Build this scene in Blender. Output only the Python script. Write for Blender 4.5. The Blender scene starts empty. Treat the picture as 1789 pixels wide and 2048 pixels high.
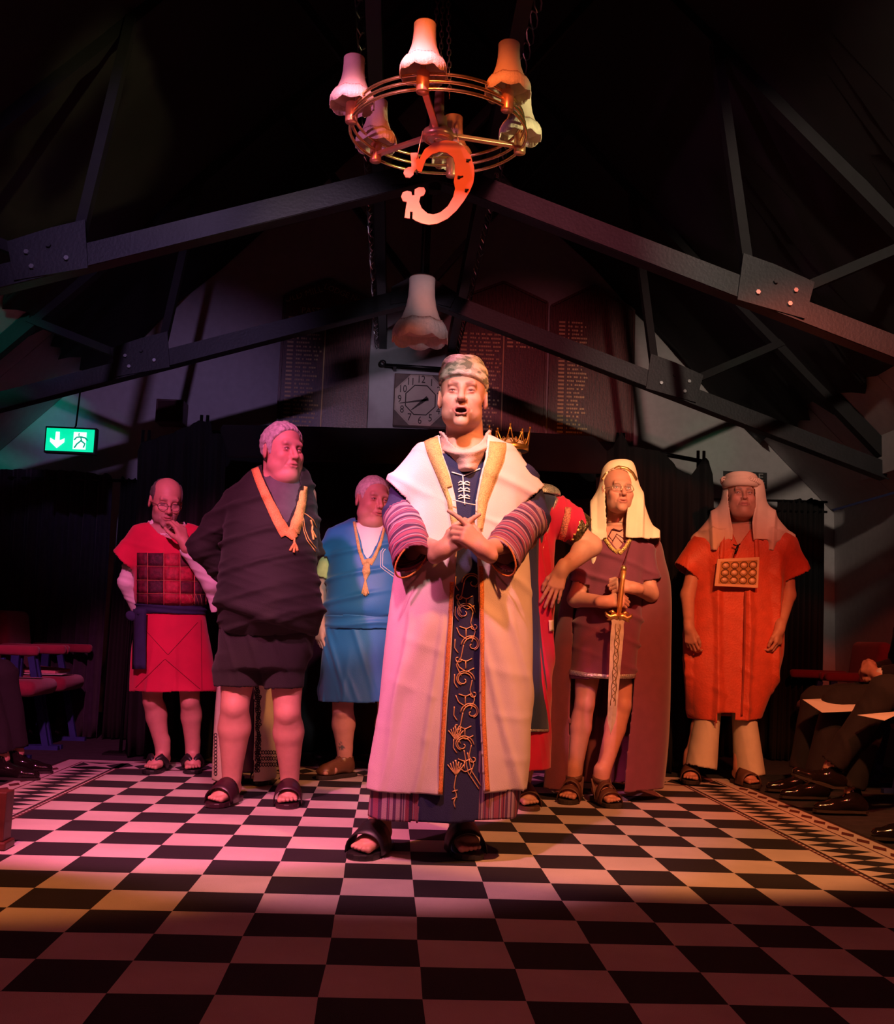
import bpy, bmesh, math, random
import numpy as np
from mathutils import Vector, Matrix
from mathutils.bvhtree import BVHTree
random.seed(4); RNG = np.random.RandomState(4)
C = bpy.context.scene.collection
PI = math.pi
sc = bpy.context.scene
# ------------------------------------------------------------------ camera
T = 0.23                     # side of one carpet square (m)
F_PX, PITCH, YAW, ROLL = 2103.17, 0.119148, 0.0481872, 0.0358195
CAM = np.array([-0.450157*T, -10.6028652*T, 3.46001*T])
_cy, _sy, _cp, _sp = math.cos(YAW), math.sin(YAW), math.cos(PITCH), math.sin(PITCH)
FW = np.array([_sy*_cp, _cy*_cp, _sp]); _r = np.array([_cy, -_sy, 0.0]); _u = np.cross(_r, FW)
RT = math.cos(ROLL)*_r + math.sin(ROLL)*_u
UP = -math.sin(ROLL)*_r + math.cos(ROLL)*_u
cd = bpy.data.cameras.new('camera'); cam = bpy.data.objects.new('camera', cd); C.objects.link(cam)
m = Matrix((RT, UP, -FW)).transposed().to_4x4(); m.translation = Vector(CAM); cam.matrix_world = m
cd.sensor_fit = 'VERTICAL'; cd.sensor_height = 24.0; cd.lens = 24.0*F_PX/2048.0
cd.clip_start = 0.05
sc.camera = cam
# ------------------------------------------------------------------ world and exposure
w = bpy.data.worlds.new('world'); sc.world = w; w.use_nodes = True
w.node_tree.nodes['Background'].inputs[0].default_value = (0.010, 0.008, 0.016, 1)
w.node_tree.nodes['Background'].inputs[1].default_value = 0.6
sc.view_settings.view_transform = 'Standard'; sc.view_settings.look = 'None'
sc.view_settings.gamma = 1.0; sc.view_settings.exposure = 0.0; sc.view_settings.use_curve_mapping = False
# ------------------------------------------------------------------ stage lights
def spot(name, loc, target, color, power, deg, blend=0.5, radius=0.06):
    l = bpy.data.lights.new(name, 'SPOT'); l.color = color; l.energy = power
    l.spot_size = math.radians(deg); l.spot_blend = blend; l.shadow_soft_size = radius
    o = bpy.data.objects.new(name, l); C.objects.link(o); o.location = loc
    o.rotation_euler = (Vector(target)-Vector(loc)).to_track_quat('-Z', 'Y').to_euler()
    return o
spot('spot_pink_left', (-1.3, -0.30, 3.15), (-0.95, 2.75, 0.45), (1.0, 0.17, 0.43), 720, 50, 0.3)
spot('spot_rose_centre', (-0.35, -0.30, 3.2), (-0.15, 1.95, 0.45), (1.0, 0.32, 0.46), 380, 46, 0.4)
spot('spot_orange_left', (-1.6, -0.3, 3.1), (-1.25, 1.7, 0.0), (1.0, 0.30, 0.06), 230, 40, 0.4)
spot('spot_amber_right', (1.3, -0.30, 3.15), (0.95, 2.6, 0.45), (1.0, 0.32, 0.10), 500, 52, 0.35)
spot('spot_red_right', (2.1, 0.3, 3.0), (1.9, 3.8, 0.7), (1.0, 0.11, 0.05), 230, 50, 0.5)
spot('spot_white_front', (-0.25, -0.25, 3.0), (0.04, 1.45, 1.38), (1.0, 0.80, 0.70), 250, 19, 0.9)
spot('spot_white_blue_tunic', (-0.15, -0.2, 2.3), (-0.40, 3.6, 1.02), (0.80, 0.95, 1.0), 230, 13, 0.6)
spot('spot_warm_white', (1.35, -0.2, 3.1), (1.0, 3.0, 1.45), (1.0, 0.84, 0.48), 280, 18, 0.7)
spot('wall_violet_wash', (-1.0, -1.4, 3.45), (-1.9, 6.0, 2.15), (0.70, 0.42, 1.0), 230, 24, 0.9)
spot('wall_mauve_wash', (-1.0, -1.2, 2.75), (-0.05, 6.0, 2.60), (0.95, 0.62, 0.90), 330, 14, 0.9)
spot('wall_rose_wash', (0.5, -1.4, 3.45), (0.9, 6.0, 2.45), (1.0, 0.20, 0.24), 300, 22, 0.9)
spot('wall_grey_wash', (1.2, -1.4, 3.45), (2.5, 6.0, 2.20), (1.0, 0.76, 0.58), 420, 26, 0.8)
spot('wall_green_fleck', (1.5, -1.0, 3.4), (2.45, 6.0, 2.42), (0.15, 1.0, 0.45), 60, 5, 0.9)
spot('wall_blue_fleck', (-1.2, -1.0, 3.3), (-2.75, 6.0, 2.30), (0.05, 0.3, 1.0), 110, 5, 0.9)
spot('wall_green_fleck', (-1.2, -1.0, 3.3), (-2.42, 6.0, 2.36), (0.1, 1.0, 0.3), 40, 2.5, 0.9)
spot('pendant_fill', (0.62, -1.0, 2.0), (0.09, 2.75, 2.50), (0.88, 0.78, 1.0), 130, 8, 0.8)  # added lamp, only there to brighten the pendant shade
spot('ceiling_teal_beam', (-1.9, 1.0, 2.9), (-2.98, 5.45, 2.45), (0.0, 1.0, 0.72), 170, 13, 0.9)
spot('red_floor_fill', (0.0, -2.2, 3.2), (0.2, 0.5, 0.0), (1.0, 0.14, 0.16), 60, 95, 0.8)  # added soft fill that lifts the dark carpet near the camera
spot('chandelier_left_beam', (-1.9, -0.9, 1.9), (-0.34, 0.9, 2.52), (1.0, 0.25, 0.62), 100, 17, 0.6)
spot('chandelier_centre_beam', (-0.35, -1.1, 2.75), (0.0, 0.80, 2.40), (1.0, 0.17, 0.03), 190, 21, 0.6)
spot('chandelier_right_beam', (1.9, -0.6, 1.9), (0.36, 0.95, 2.53), (1.0, 0.86, 0.36), 220, 15, 0.6)
# ------------------------------------------------------------------ pixel <-> world helpers
def ray(px, py):
    return CAM, FW + (px-894.5)/F_PX*RT - (py-1024)/F_PX*UP
def A(px, py, y):
    o, d = ray(px, py); return o + (y-o[1])/d[1]*d
def AX(px, py, x):
    o, d = ray(px, py); return o + (x-o[0])/d[0]*d
def FL(px, py, z=0.0):
    o, d = ray(px, py); return o + (z-o[2])/d[2]*d
# ------------------------------------------------------------------ materials
MATS = {}
def mat(name, col, rough=0.8, metal=0.0, var=0.15, nscale=18.0, bump=0.15, bscale=300.0, emit=None, sheen=0.0, sub=0.0, attr=None, trans=0.0, alpha=None):
    if name in MATS: return MATS[name]
    m = bpy.data.materials.new(name); m.use_nodes = True; nt = m.node_tree; N = nt.nodes; L = nt.links
    b = N['Principled BSDF']; b.inputs['Roughness'].default_value = rough; b.inputs['Metallic'].default_value = metal
    tc = N.new('ShaderNodeTexCoord')
    nz = N.new('ShaderNodeTexNoise'); nz.inputs['Scale'].default_value = nscale; nz.inputs['Detail'].default_value = 4
    L.new(tc.outputs['Object'], nz.inputs['Vector'])
    mp = N.new('ShaderNodeMapRange'); mp.inputs[1].default_value = 0.3; mp.inputs[2].default_value = 0.7
    mp.inputs[3].default_value = 1-var; mp.inputs[4].default_value = 1+var; L.new(nz.outputs['Fac'], mp.inputs[0])
    mx = N.new('ShaderNodeVectorMath'); mx.operation = 'SCALE'; L.new(mp.outputs[0], mx.inputs['Scale'])
    if attr:
        at = N.new('ShaderNodeAttribute'); at.attribute_name = attr; L.new(at.outputs['Color'], mx.inputs[0])
    else:
        mx.inputs[0].default_value = col[:3]
    L.new(mx.outputs[0], b.inputs['Base Color'])
    if bump:
        n2 = N.new('ShaderNodeTexNoise'); n2.inputs['Scale'].default_value = bscale; n2.inputs['Detail'].default_value = 2
        L.new(tc.outputs['Object'], n2.inputs['Vector'])
        bp = N.new('ShaderNodeBump'); bp.inputs['Strength'].default_value = bump; bp.inputs['Distance'].default_value = 0.004
        L.new(n2.outputs['Fac'], bp.inputs['Height']); L.new(bp.outputs[0], b.inputs['Normal'])
    if emit:
        b.inputs['Emission Color'].default_value = (*emit[:3], 1); b.inputs['Emission Strength'].default_value = emit[3]
    if sheen: b.inputs['Sheen Weight'].default_value = sheen
    if sub:
        b.inputs['Subsurface Weight'].default_value = sub; b.inputs['Subsurface Radius'].default_value = (0.6, 0.25, 0.12); b.inputs['Subsurface Scale'].default_value = 0.012
    if trans: b.inputs['Transmission Weight'].default_value = trans
    if alpha is not None: b.inputs['Alpha'].default_value = alpha
    MATS[name] = m; return m
def nodes_of(m): return m.node_tree.nodes, m.node_tree.links, m.node_tree.nodes['Principled BSDF']
# ------------------------------------------------------------------ object helpers
def tag(o, label=None, cat=None, group=None, kind=None):
    if label: o['label'] = label
    if cat: o['category'] = cat
    if group: o['group'] = group
    if kind: o['kind'] = kind
    return o
def thing(name, label, cat, loc=(0, 0, 0), group=None):
    o = bpy.data.objects.new(name, None); C.objects.link(o); o.location = [float(v) for v in loc]; o.empty_display_size = 0.05
    return tag(o, label, cat, group)
def link(name, me, mats, parent=None, smooth=True, label=None):
    o = bpy.data.objects.new(name, me); C.objects.link(o)
    if not isinstance(mats, (list, tuple)): mats = [mats]
    for q in mats: me.materials.append(q)
    if smooth: me.polygons.foreach_set('use_smooth', np.ones(len(me.polygons), bool))
    if parent is not None:                      # geometry is given in world metres; keep it there
        o.parent = parent; o.location = -parent.location if parent.type == 'EMPTY' else (0, 0, 0)
    if label: o['label'] = label
    return o
def npmesh(name, V, Q):
    me = bpy.data.meshes.new(name); V = np.asarray(V, np.float32); Q = np.asarray(Q, np.int32)
    k = Q.shape[1]
    me.vertices.add(len(V)); me.vertices.foreach_set('co', V.ravel())
    me.loops.add(Q.size); me.loops.foreach_set('vertex_index', Q.ravel())
    me.polygons.add(len(Q)); me.polygons.foreach_set('loop_start', np.arange(len(Q), dtype=np.int32)*k)
    me.polygons.foreach_set('loop_total', np.full(len(Q), k, np.int32))
    me.update(calc_edges=True); return me
def fmesh(name, V, F):
    me = bpy.data.meshes.new(name); me.from_pydata([tuple(map(float, v)) for v in V], [], [tuple(f) for f in F]); me.update(); return me
class MB:
    """collects shapes into one mesh"""
    def __init__(s): s.V = []; s.F = []; s.M = []
    def add(s, V, F, mi=0):
        o = len(s.V); s.V += [tuple(map(float, v)) for v in V]; s.F += [tuple(i+o for i in f) for f in F]; s.M += [mi]*len(F); return s
    def box(s, lo, hi, mi=0, R=None, c=None):
        V = [(x, y, z) for z in (lo[2], hi[2]) for y in (lo[1], hi[1]) for x in (lo[0], hi[0])]
        if R is not None: V = [tuple(Vector(c)+R @ Vector(v)) for v in V]
        return s.add(V, [(0, 2, 3, 1), (4, 5, 7, 6), (0, 1, 5, 4), (2, 6, 7, 3), (0, 4, 6, 2), (1, 3, 7, 5)], mi)
    def bar(s, a, b, w, h, up=(0, 0, 1), mi=0):
        a = Vector(a); b = Vector(b); d = (b-a).normalized(); u = Vector(up); r = d.cross(u).normalized(); u = r.cross(d)
        V = []
        for p in (a, b):
            for q, t in ((-1, -1), (1, -1), (1, 1), (-1, 1)): V.append(p + r*q*w/2 + u*t*h/2)
        return s.add(V, [(0, 1, 2, 3), (7, 6, 5, 4), (0, 4, 5, 1), (1, 5, 6, 2), (2, 6, 7, 3), (3, 7, 4, 0)], mi)
    def tube(s, P, r, n=8, mi=0, closed=False, caps=True):
        P = [Vector(p) for p in P]; k = len(P); V = []; rr = r if hasattr(r, '__len__') else [r]*k
        up = Vector((0, 0, 1)); prev = None
        for i, p in enumerate(P):
            a = P[(i-1) % k] if (closed or i) else P[0]; b = P[(i+1) % k] if (closed or i < k-1) else P[-1]
            d = (b-a).normalized() if (b-a).length > 1e-9 else Vector((0, 1, 0))
            if prev is None:
                r0 = d.cross(up)
                if r0.length < 0.05: r0 = d.cross(Vector((1, 0, 0)))
            else: r0 = prev - d*prev.dot(d)
            r0.normalize(); prev = r0; u0 = d.cross(r0)
            for j in range(n):
                t = 2*PI*j/n; V.append(p + (r0*math.cos(t)+u0*math.sin(t))*rr[i])
        F = []
        for i in range(k if closed else k-1):
            i2 = (i+1) % k
            for j in range(n): F.append((i*n+j, i*n+(j+1) % n, i2*n+(j+1) % n, i2*n+j))
        if not closed and caps: F.append(tuple(range(n-1, -1, -1))); F.append(tuple(range((k-1)*n, k*n)))
        return s.add(V, F, mi)
    def lathe(s, prof, c=(0, 0, 0), n=24, mi=0, R=None, wave=None):
        V = []; F = []; k = len(prof); c = Vector(c)
        for i, (r, z) in enumerate(prof):
            for j in range(n):
                t = 2*PI*j/n; q, zz = r, z
                if wave: q, zz = wave(i, t, r, z)
                v = Vector((q*math.cos(t), q*math.sin(t), zz))
                V.append(c + (R @ v if R is not None else v))
        for i in range(k-1):
            for j in range(n): F.append((i*n+j, i*n+(j+1) % n, (i+1)*n+(j+1) % n, (i+1)*n+j))
        return s.add(V, F, mi)
    def prism(s, poly, d, mi=0):
        """poly: 3D points in a plane, extruded by vector d"""
        k = len(poly); d = Vector(d); P = [Vector(p) for p in poly]
        return s.add(P + [p+d for p in P], [tuple(range(k)), tuple(range(2*k-1, k-1, -1))] + [(i, i+k, (i+1) % k+k, (i+1) % k) for i in range(k)], mi)
    def build(s, name, mats, parent=None, smooth=False, label=None, bevel=0, solid=0):
        me = fmesh(name, s.V, s.F)
        o = link(name, me, mats, parent, smooth, label)
        if any(s.M): me.polygons.foreach_set('material_index', np.array(s.M, np.int32))
        if solid:
            sm = o.modifiers.new('thickness', 'SOLIDIFY'); sm.thickness = solid; sm.offset = 0
        if bevel:
            b = o.modifiers.new('bevel', 'BEVEL'); b.width = bevel; b.segments = 2; b.limit_method = 'ANGLE'
        return o
def struct(o): o['kind'] = 'structure'; return o
def text_mesh(name, s, size, loc, mats, parent=None, depth=0.001, rot=(PI/2, 0, 0), align='CENTER', sx=1.0):
    cu = bpy.data.curves.new(name, 'FONT'); cu.body = s; cu.size = size; cu.extrude = depth; cu.align_x = align; cu.align_y = 'CENTER'; cu.resolution_u = 2
    t = bpy.data.objects.new(name, cu); C.objects.link(t)
    dg = bpy.context.evaluated_depsgraph_get(); me = bpy.data.meshes.new_from_object(t.evaluated_get(dg))
    bpy.data.objects.remove(t)
    from mathutils import Euler
    R = Euler(rot).to_matrix().to_4x4(); M = Matrix.Translation(Vector([float(v) for v in loc])) @ R @ Matrix.Diagonal((sx, 1, 1, 1))
    me.transform(M); me.materials.clear()
    return link(name, me, mats, parent, False)
# ------------------------------------------------------------------ signed distance modelling
def smin(a, b, k):
    h = np.maximum(k-np.abs(a-b), 0)/k
    return np.minimum(a, b) - h*h*k*0.25
class P_:
    def __init__(s, fn, lo, hi, op='u', k=0.02): s.fn = fn; s.lo = np.array(lo, float); s.hi = np.array(hi, float); s.op = op; s.k = k
def cap(a, b, ra, rb=None, k=0.02, op='u'):
    a = np.array(a, float); b = np.array(b, float); rb = ra if rb is None else rb; ab = b-a; L2 = max(ab @ ab, 1e-12)
    def fn(P):
        t = np.clip(((P-a) @ ab)/L2, 0, 1); q = P-a-t[..., None]*ab
        return np.sqrt((q*q).sum(-1)) - (ra+(rb-ra)*t)
    R = max(ra, rb); return P_(fn, np.minimum(a, b)-R, np.maximum(a, b)+R, op, k)
def ell(c, r, R=None, k=0.02, op='u'):
    c = np.array(c, float); r = np.array(r, float)
    def fn(P):
        q = P-c
        if R is not None: q = q @ R
        k0 = np.sqrt(((q/r)**2).sum(-1)); k1 = np.sqrt(((q/(r*r))**2).sum(-1))
        return k0*(k0-1)/np.maximum(k1, 1e-6)
    b = r if R is None else np.full(3, r.max()); return P_(fn, c-b, c+b, op, k)
def cone(a, b, ua, va, ub, vb, u, k=0.02, op='u'):
    """flat-ended sleeve from a to b; radii (ua,va) at a, (ub,vb) at b; u is the wide direction"""
    a = np.array(a, float); b = np.array(b, float); ab = b-a; L = math.sqrt(ab @ ab); d = ab/L
    u = np.array(u, float); u = u-d*(u @ d); u /= math.sqrt(u @ u); v = np.cross(d, u)
    def fn(P):
        q = P-a; s_ = (q @ d)/L; t = np.clip(s_, 0, 1); pu = q @ u; pv = q @ v
        ru = ua+(ub-ua)*t; rv = va+(vb-va)*t
        k0 = np.sqrt((pu/ru)**2+(pv/rv)**2); k1 = np.sqrt((pu/ru**2)**2+(pv/rv**2)**2)
        dr = k0*(k0-1)/np.maximum(k1, 1e-6)
        return np.maximum(dr, np.maximum(-s_*L, (s_-1)*L))
    R = max(ua, va, ub, vb); pr = P_(fn, np.minimum(a, b)-R, np.maximum(a, b)+R, op, k)
    pr.end = (b, d, max(ub, vb)); return pr
def catmull(P, n=80):
    P = np.array(P, float); k = len(P); t = np.linspace(0, k-1, n); i = np.clip(t.astype(int), 0, k-2); f = (t-i)[:, None]
    p0 = P[np.maximum(i-1, 0)]; p1 = P[i]; p2 = P[i+1]; p3 = P[np.minimum(i+2, k-1)]
    return 0.5*(2*p1+(p2-p0)*f+(2*p0-5*p1+4*p2-p3)*f*f+(3*p1-p0-3*p2+p3)*f**3)
def vl(Y, rows, k=0.03, op='u', flat=True, n=2.0):
    """body or cloth read level by level: rows of (y_px, x_left_px, x_right_px, depth radius[, depth shift])"""
    T_ = []
    for r in rows:
        yp, xl, xr, ry = r[:4]; dy = r[4] if len(r) > 4 else 0
        a = A(xl, yp, Y+dy); b = A(xr, yp, Y+dy)
        T_.append(((a[2]+b[2])/2, (a[0]+b[0])/2, (b[0]-a[0])/2, ry, Y+dy, (b[2]-a[2])/(b[0]-a[0])))
    T_ = np.array(T_); T_ = catmull(T_, 60); T_ = T_[np.argsort(T_[:, 0])]
    z0, z1 = T_[0, 0], T_[-1, 0]; tilt = T_[:, 5].mean()
    def fn(P):
        zz = P[..., 2]-tilt*(P[..., 0]-T_[:, 1].mean()); f = lambda j: np.interp(zz, T_[:, 0], T_[:, j])
        cx, rx, ry, cy = f(1), np.maximum(f(2), 0.01), f(3), f(4)
        qx = np.abs(P[..., 0]-cx)/rx; qy = np.abs(P[..., 1]-cy)/ry
        k0 = (qx**n+qy**n)**(1/n); g = np.sqrt((qx/rx)**2+(qy/ry)**2)/np.maximum(np.sqrt(qx**2+qy**2), 1e-4)
        d = (k0-1)/np.maximum(g, 1e-3)
        return np.maximum(d, np.maximum(zz-z1, z0-zz))
    R = T_[:, 2].max(); lo = (T_[:, 1].min()-R, T_[:, 4].min()-T_[:, 3].max(), z0-0.02); hi = (T_[:, 1].max()+R, T_[:, 4].max()+T_[:, 3].max(), z1+0.02)
    p = P_(fn, lo, hi, op, k); p.z0 = z0; p.tilt = tilt; p.cx = T_[:, 1].mean(); return p
def group(prs, k=0.02, op='u', xf=None):
    """several primitives fused among themselves first; xf=(R,c,s) evaluates them in a local frame"""
    lo = np.min([p.lo for p in prs if p.op == 'u'], 0); hi = np.max([p.hi for p in prs if p.op == 'u'], 0)
    def fn(P):
        sc_ = 1.0
        if xf: R, c, s = xf; P = ((P-c) @ R)/s; sc_ = float(np.min(s))
        d = None
        for p in prs:
            e = p.fn(P)
            if d is None: d = e
            elif p.op == 'u': d = smin(d, e, p.k)
            else: d = -smin(-d, e, p.k)
        return d*sc_
    if xf:
        R, c, s = xf; cs = np.array([(x, y, z) for x in (lo[0], hi[0]) for y in (lo[1], hi[1]) for z in (lo[2], hi[2])])*s
        W = cs @ R.T + c; lo, hi = W.min(0), W.max(0)
    return P_(fn, lo, hi, op, k)
def evalgrid(prs, lo, hi, h):
    lo = np.array(lo, float); n = np.ceil((np.array(hi)-lo)/h).astype(int)+1
    D = np.full(n, 0.06, np.float32); m = 0.045
    ax = [lo[i]+h*np.arange(n[i]) for i in range(3)]
    for p in prs:
        i0 = np.clip(np.floor((p.lo-m-lo)/h).astype(int), 0, n); i1 = np.clip(np.ceil((p.hi+m-lo)/h).astype(int)+1, 0, n)
        if (i1 <= i0).any(): continue
        G = np.stack(np.meshgrid(*[ax[i][i0[i]:i1[i]] for i in range(3)], indexing='ij'), -1)
        e = p.fn(G); s = tuple(slice(i0[i], i1[i]) for i in range(3)); d = D[s]
        D[s] = smin(d, e, p.k) if p.op == 'u' else -smin(-d, e, p.k)
    return D, lo
def surfnet(D, lo, h):
    D = D.copy(); D[0] = D[-1] = 0.06; D[:, 0] = D[:, -1] = 0.06; D[:, :, 0] = D[:, :, -1] = 0.06
    S = D < 0; n = np.array(D.shape)-1; cnt = np.zeros(n, np.int8)
    for dx in (0, 1):
        for dy in (0, 1):
            for dz in (0, 1): cnt += S[dx:dx+n[0], dy:dy+n[1], dz:dz+n[2]]
    act = (cnt > 0) & (cnt < 8); I = np.argwhere(act); ids = np.full(n, -1, np.int32); ids[act] = np.arange(len(I))
    acc = np.zeros((len(I), 3)); num = np.zeros(len(I))
    cs = [(a, b, c) for a in (0, 1) for b in (0, 1) for c in (0, 1)]
    val = {c: D[I[:, 0]+c[0], I[:, 1]+c[1], I[:, 2]+c[2]] for c in cs}
    for c in cs:
        for ax in range(3):
            if c[ax]: continue
            e = list(c); e[ax] = 1; e = tuple(e); a, b = val[c], val[e]; x = (a < 0) != (b < 0)
            t = np.where(x, a/np.where(x, a-b, 1), 0); pt = np.tile(np.array(c, float), (len(I), 1)); pt[:, ax] += t
            acc += pt*x[:, None]; num += x
    V = (I+acc/num[:, None])*h+lo; Q = []
    for ax in range(3):
        o1, o2 = [(1, 2), (2, 0), (0, 1)][ax]
        a = [slice(None)]*3; b = [slice(None)]*3; a[ax] = slice(0, -1); b[ax] = slice(1, None)
        E = np.argwhere(S[tuple(a)] != S[tuple(b)]); fl = S[tuple(a)][tuple(E.T)]
        q = []
        for d1, d2 in ((-1, -1), (0, -1), (0, 0), (-1, 0)):
            J = E.copy(); J[:, o1] += d1; J[:, o2] += d2; q.append(ids[tuple(J.T)])
        q = np.stack(q, 1); q[~fl] = q[~fl][:, ::-1]; Q.append(q)
    return V, np.concatenate(Q)
def vnormals(V, Q):
    n = np.cross(V[Q[:, 2]]-V[Q[:, 0]], V[Q[:, 3]]-V[Q[:, 1]]); N = np.zeros_like(V)
    for j in range(Q.shape[1]):
        for a in range(3): N[:, a] += np.bincount(Q[:, j], n[:, a], len(V))
    return N/np.maximum(np.linalg.norm(N, axis=1, keepdims=True), 1e-9)
def compact(V, Q):
    u, inv = np.unique(Q, return_inverse=True); return V[u], inv.reshape(Q.shape), u
def bounds(prs, pad=0.03):
    us = [p for p in prs if p.op == 'u']; return np.min([p.lo for p in us], 0)-pad, np.max([p.hi for p in us], 0)+pad
def relax(V, Q, it=1, f=0.5):
    for _ in range(it):
        S = np.zeros_like(V); c = np.zeros(len(V))
        for j in range(4):
            for o in (1, 3):
                for a in range(3): S[:, a] += np.bincount(Q[:, j], V[Q[:, (j+o) % 4], a], len(V))
                c += np.bincount(Q[:, j], minlength=len(V))
        V = V*(1-f)+f*S/np.maximum(c, 1)[:, None]
    return V
SURF = {}
def snap(V, Q, f, h):
    """pull the ragged border of an opening onto its outline"""
    E = np.sort(np.concatenate([Q[:, [0, 1]], Q[:, [1, 2]], Q[:, [2, 3]], Q[:, [3, 0]]]), 1); u, c = np.unique(E, axis=0, return_counts=True); B = np.unique(u[c == 1])
    B = B[(V[B, 1] < f.ymax+h)]
    if not len(B): return V
    d = V[B]-CAM; z = d @ FW; x = 894.5+F_PX*(d @ RT)/z; y = 1024-F_PX*(d @ UP)/z; best = np.full(len(B), 1e9); bx = x.copy(); by = y.copy(); P = f.poly
    for i in range(len(P)):
        a = np.array(P[i], float); b = np.array(P[(i+1) % len(P)], float); ab = b-a; t = np.clip(((x-a[0])*ab[0]+(y-a[1])*ab[1])/max(ab @ ab, 1e-9), 0, 1); qx = a[0]+t*ab[0]; qy = a[1]+t*ab[1]; dd = np.hypot(x-qx, y-qy); m_ = dd < best
        best[m_] = dd[m_]; bx[m_] = qx[m_]; by[m_] = qy[m_]
    ok = best < h*F_PX/z*1.7; D = FW+((bx-894.5)/F_PX)[:, None]*RT-((by-1024)/F_PX)[:, None]*UP; W = CAM+D*z[:, None]; V = V.copy(); V[B[ok]] = W[ok]; return V
def garment(name, prs, h, mats, parent, cut=(), ends=(), hem=None, disp=None, thick=0.006, col=None, label=None, sm=1, key=None, uv=None, floor=.005):
    lo, hi = bounds(prs); D, lo = evalgrid(prs, lo, hi, h); V, Q = surfnet(D, lo, h)
    if sm: V = relax(V, Q, sm)
    c = V[Q].mean(1); kill = np.zeros(len(Q), bool)
    if hem is not None:
        if not isinstance(hem, (list, tuple)): hem = [hem]
        for hp in hem: kill |= (c[:, 2]-hp.tilt*(c[:, 0]-hp.cx) < hp.z0+h*0.9)
    for (b, d, R) in ends:
        q = c-b; ax = q @ d; rr = np.linalg.norm(q-ax[:, None]*d, axis=1); kill |= (ax > -0.75*h) & (ax < 0.05) & (rr < R*1.15)
    for f in cut: kill |= f(c)
    V, Q, _ = compact(V, Q[~kill])
    for f in cut:
        if hasattr(f, 'poly'): V = snap(V, Q, f, h)
    N = vnormals(V, Q)
    if disp is not None:
        d_ = disp(V, N); d_ = np.where(d_ < -floor, -floor+(d_+floor)*.12, d_); V = V+N*d_[:, None]
    me = npmesh(name, V, Q)
    if col is not None:
        a = me.color_attributes.new('tint', 'FLOAT_COLOR', 'POINT'); cc = np.ones((len(V), 4), np.float32); cc[:, :3] = col(V, N); a.data.foreach_set('color', cc.ravel())
    if uv is not None:
        a = me.attributes.new('band', 'FLOAT', 'POINT'); a.data.foreach_set('value', uv(V).astype(np.float32))
    o = link(name, me, mats, parent, True, label)
    if thick:
        s_ = o.modifiers.new('thickness', 'SOLIDIFY'); s_.thickness = thick; s_.offset = -1
    SURF[key or name] = BVHTree.FromPolygons([Vector(v) for v in V], Q.tolist()); return o
def hit(bvh, px, py, default=None):
    o, d = ray(px, py); r = bvh.ray_cast(Vector(o), Vector(d).normalized())
    if r[0] is None: return default
    return r[0], r[1]
def respx(pts, step):
    P = np.array(pts, float); L = np.r_[0, np.cumsum(np.hypot(*np.diff(P, axis=0).T))]; n = max(2, int(L[-1]/step)+1)
    t = np.linspace(0, L[-1], n); return np.stack([np.interp(t, L, P[:, 0]), np.interp(t, L, P[:, 1])], 1)
def onto(bvh, pts, lift=0.003):
    """picture polyline -> points lying on a real surface"""
    out = []; last = None
    for x, y in pts:
        h_ = hit(bvh, x, y)
        if h_ is None:
            if last is not None: p = A(x, y, last[1]); out.append(Vector(p))
            continue
        p, n = h_; n = n if n.dot(Vector(CAM)-p) > 0 else -n; p = p+n*lift; out.append(p); last = p
    return out
def ribbon(name, key, pts, w, mats, parent, step=6, lift=0.004, label=None, cols=3, thick=0.002, mb=None):
    P = respx(pts, step); wv = w if hasattr(w, '__len__') else [w]*2; G = []
    for i, p in enumerate(P):
        t = P[min(i+1, len(P)-1)]-P[max(i-1, 0)]; t = t/max(np.hypot(*t), 1e-6); n = np.array([-t[1], t[0]])
        ww = np.interp(i/(len(P)-1), np.linspace(0, 1, len(wv)), wv)
        row = onto(SURF[key], [p+n*ww*(j/(cols-1)-0.5) for j in range(cols)], lift)
        if len(row) == cols: G.append(row)
    V = [v for r in G for v in r]; F = [(i*cols+j, i*cols+j+1, (i+1)*cols+j+1, (i+1)*cols+j) for i in range(len(G)-1) for j in range(cols-1)]
    if mb is not None: mb.add(V, F); return None
    b = MB().add(V, F); return b.build(name, mats, parent, True, label, solid=thick)
def cords(name, key, lines, r, mats, parent, step=4, lift=0.003, label=None, n=5):
    b = MB()
    for l in lines:
        q = onto(SURF[key], respx(l, step), lift)
        if len(q) > 1: b.tube(q, r, n)
    return b.build(name, mats, parent, True, label)
def wob(P, f, seed, o=3):
    r = np.random.RandomState(seed); s = np.zeros(len(P)); a = 1.0
    for i in range(o):
        for _ in range(2):
            d = r.normal(size=3); s += a*np.sin((P*np.array(f)*(1.8**i)) @ d + r.uniform(0, 6.28))
        a *= 0.6
    return s/2.5
def ridge(t): return 1-2*np.abs(np.sin(t*0.5))
def smooth(a, b, x): t = np.clip((x-a)/(b-a), 0, 1); return t*t*(3-2*t)
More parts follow.
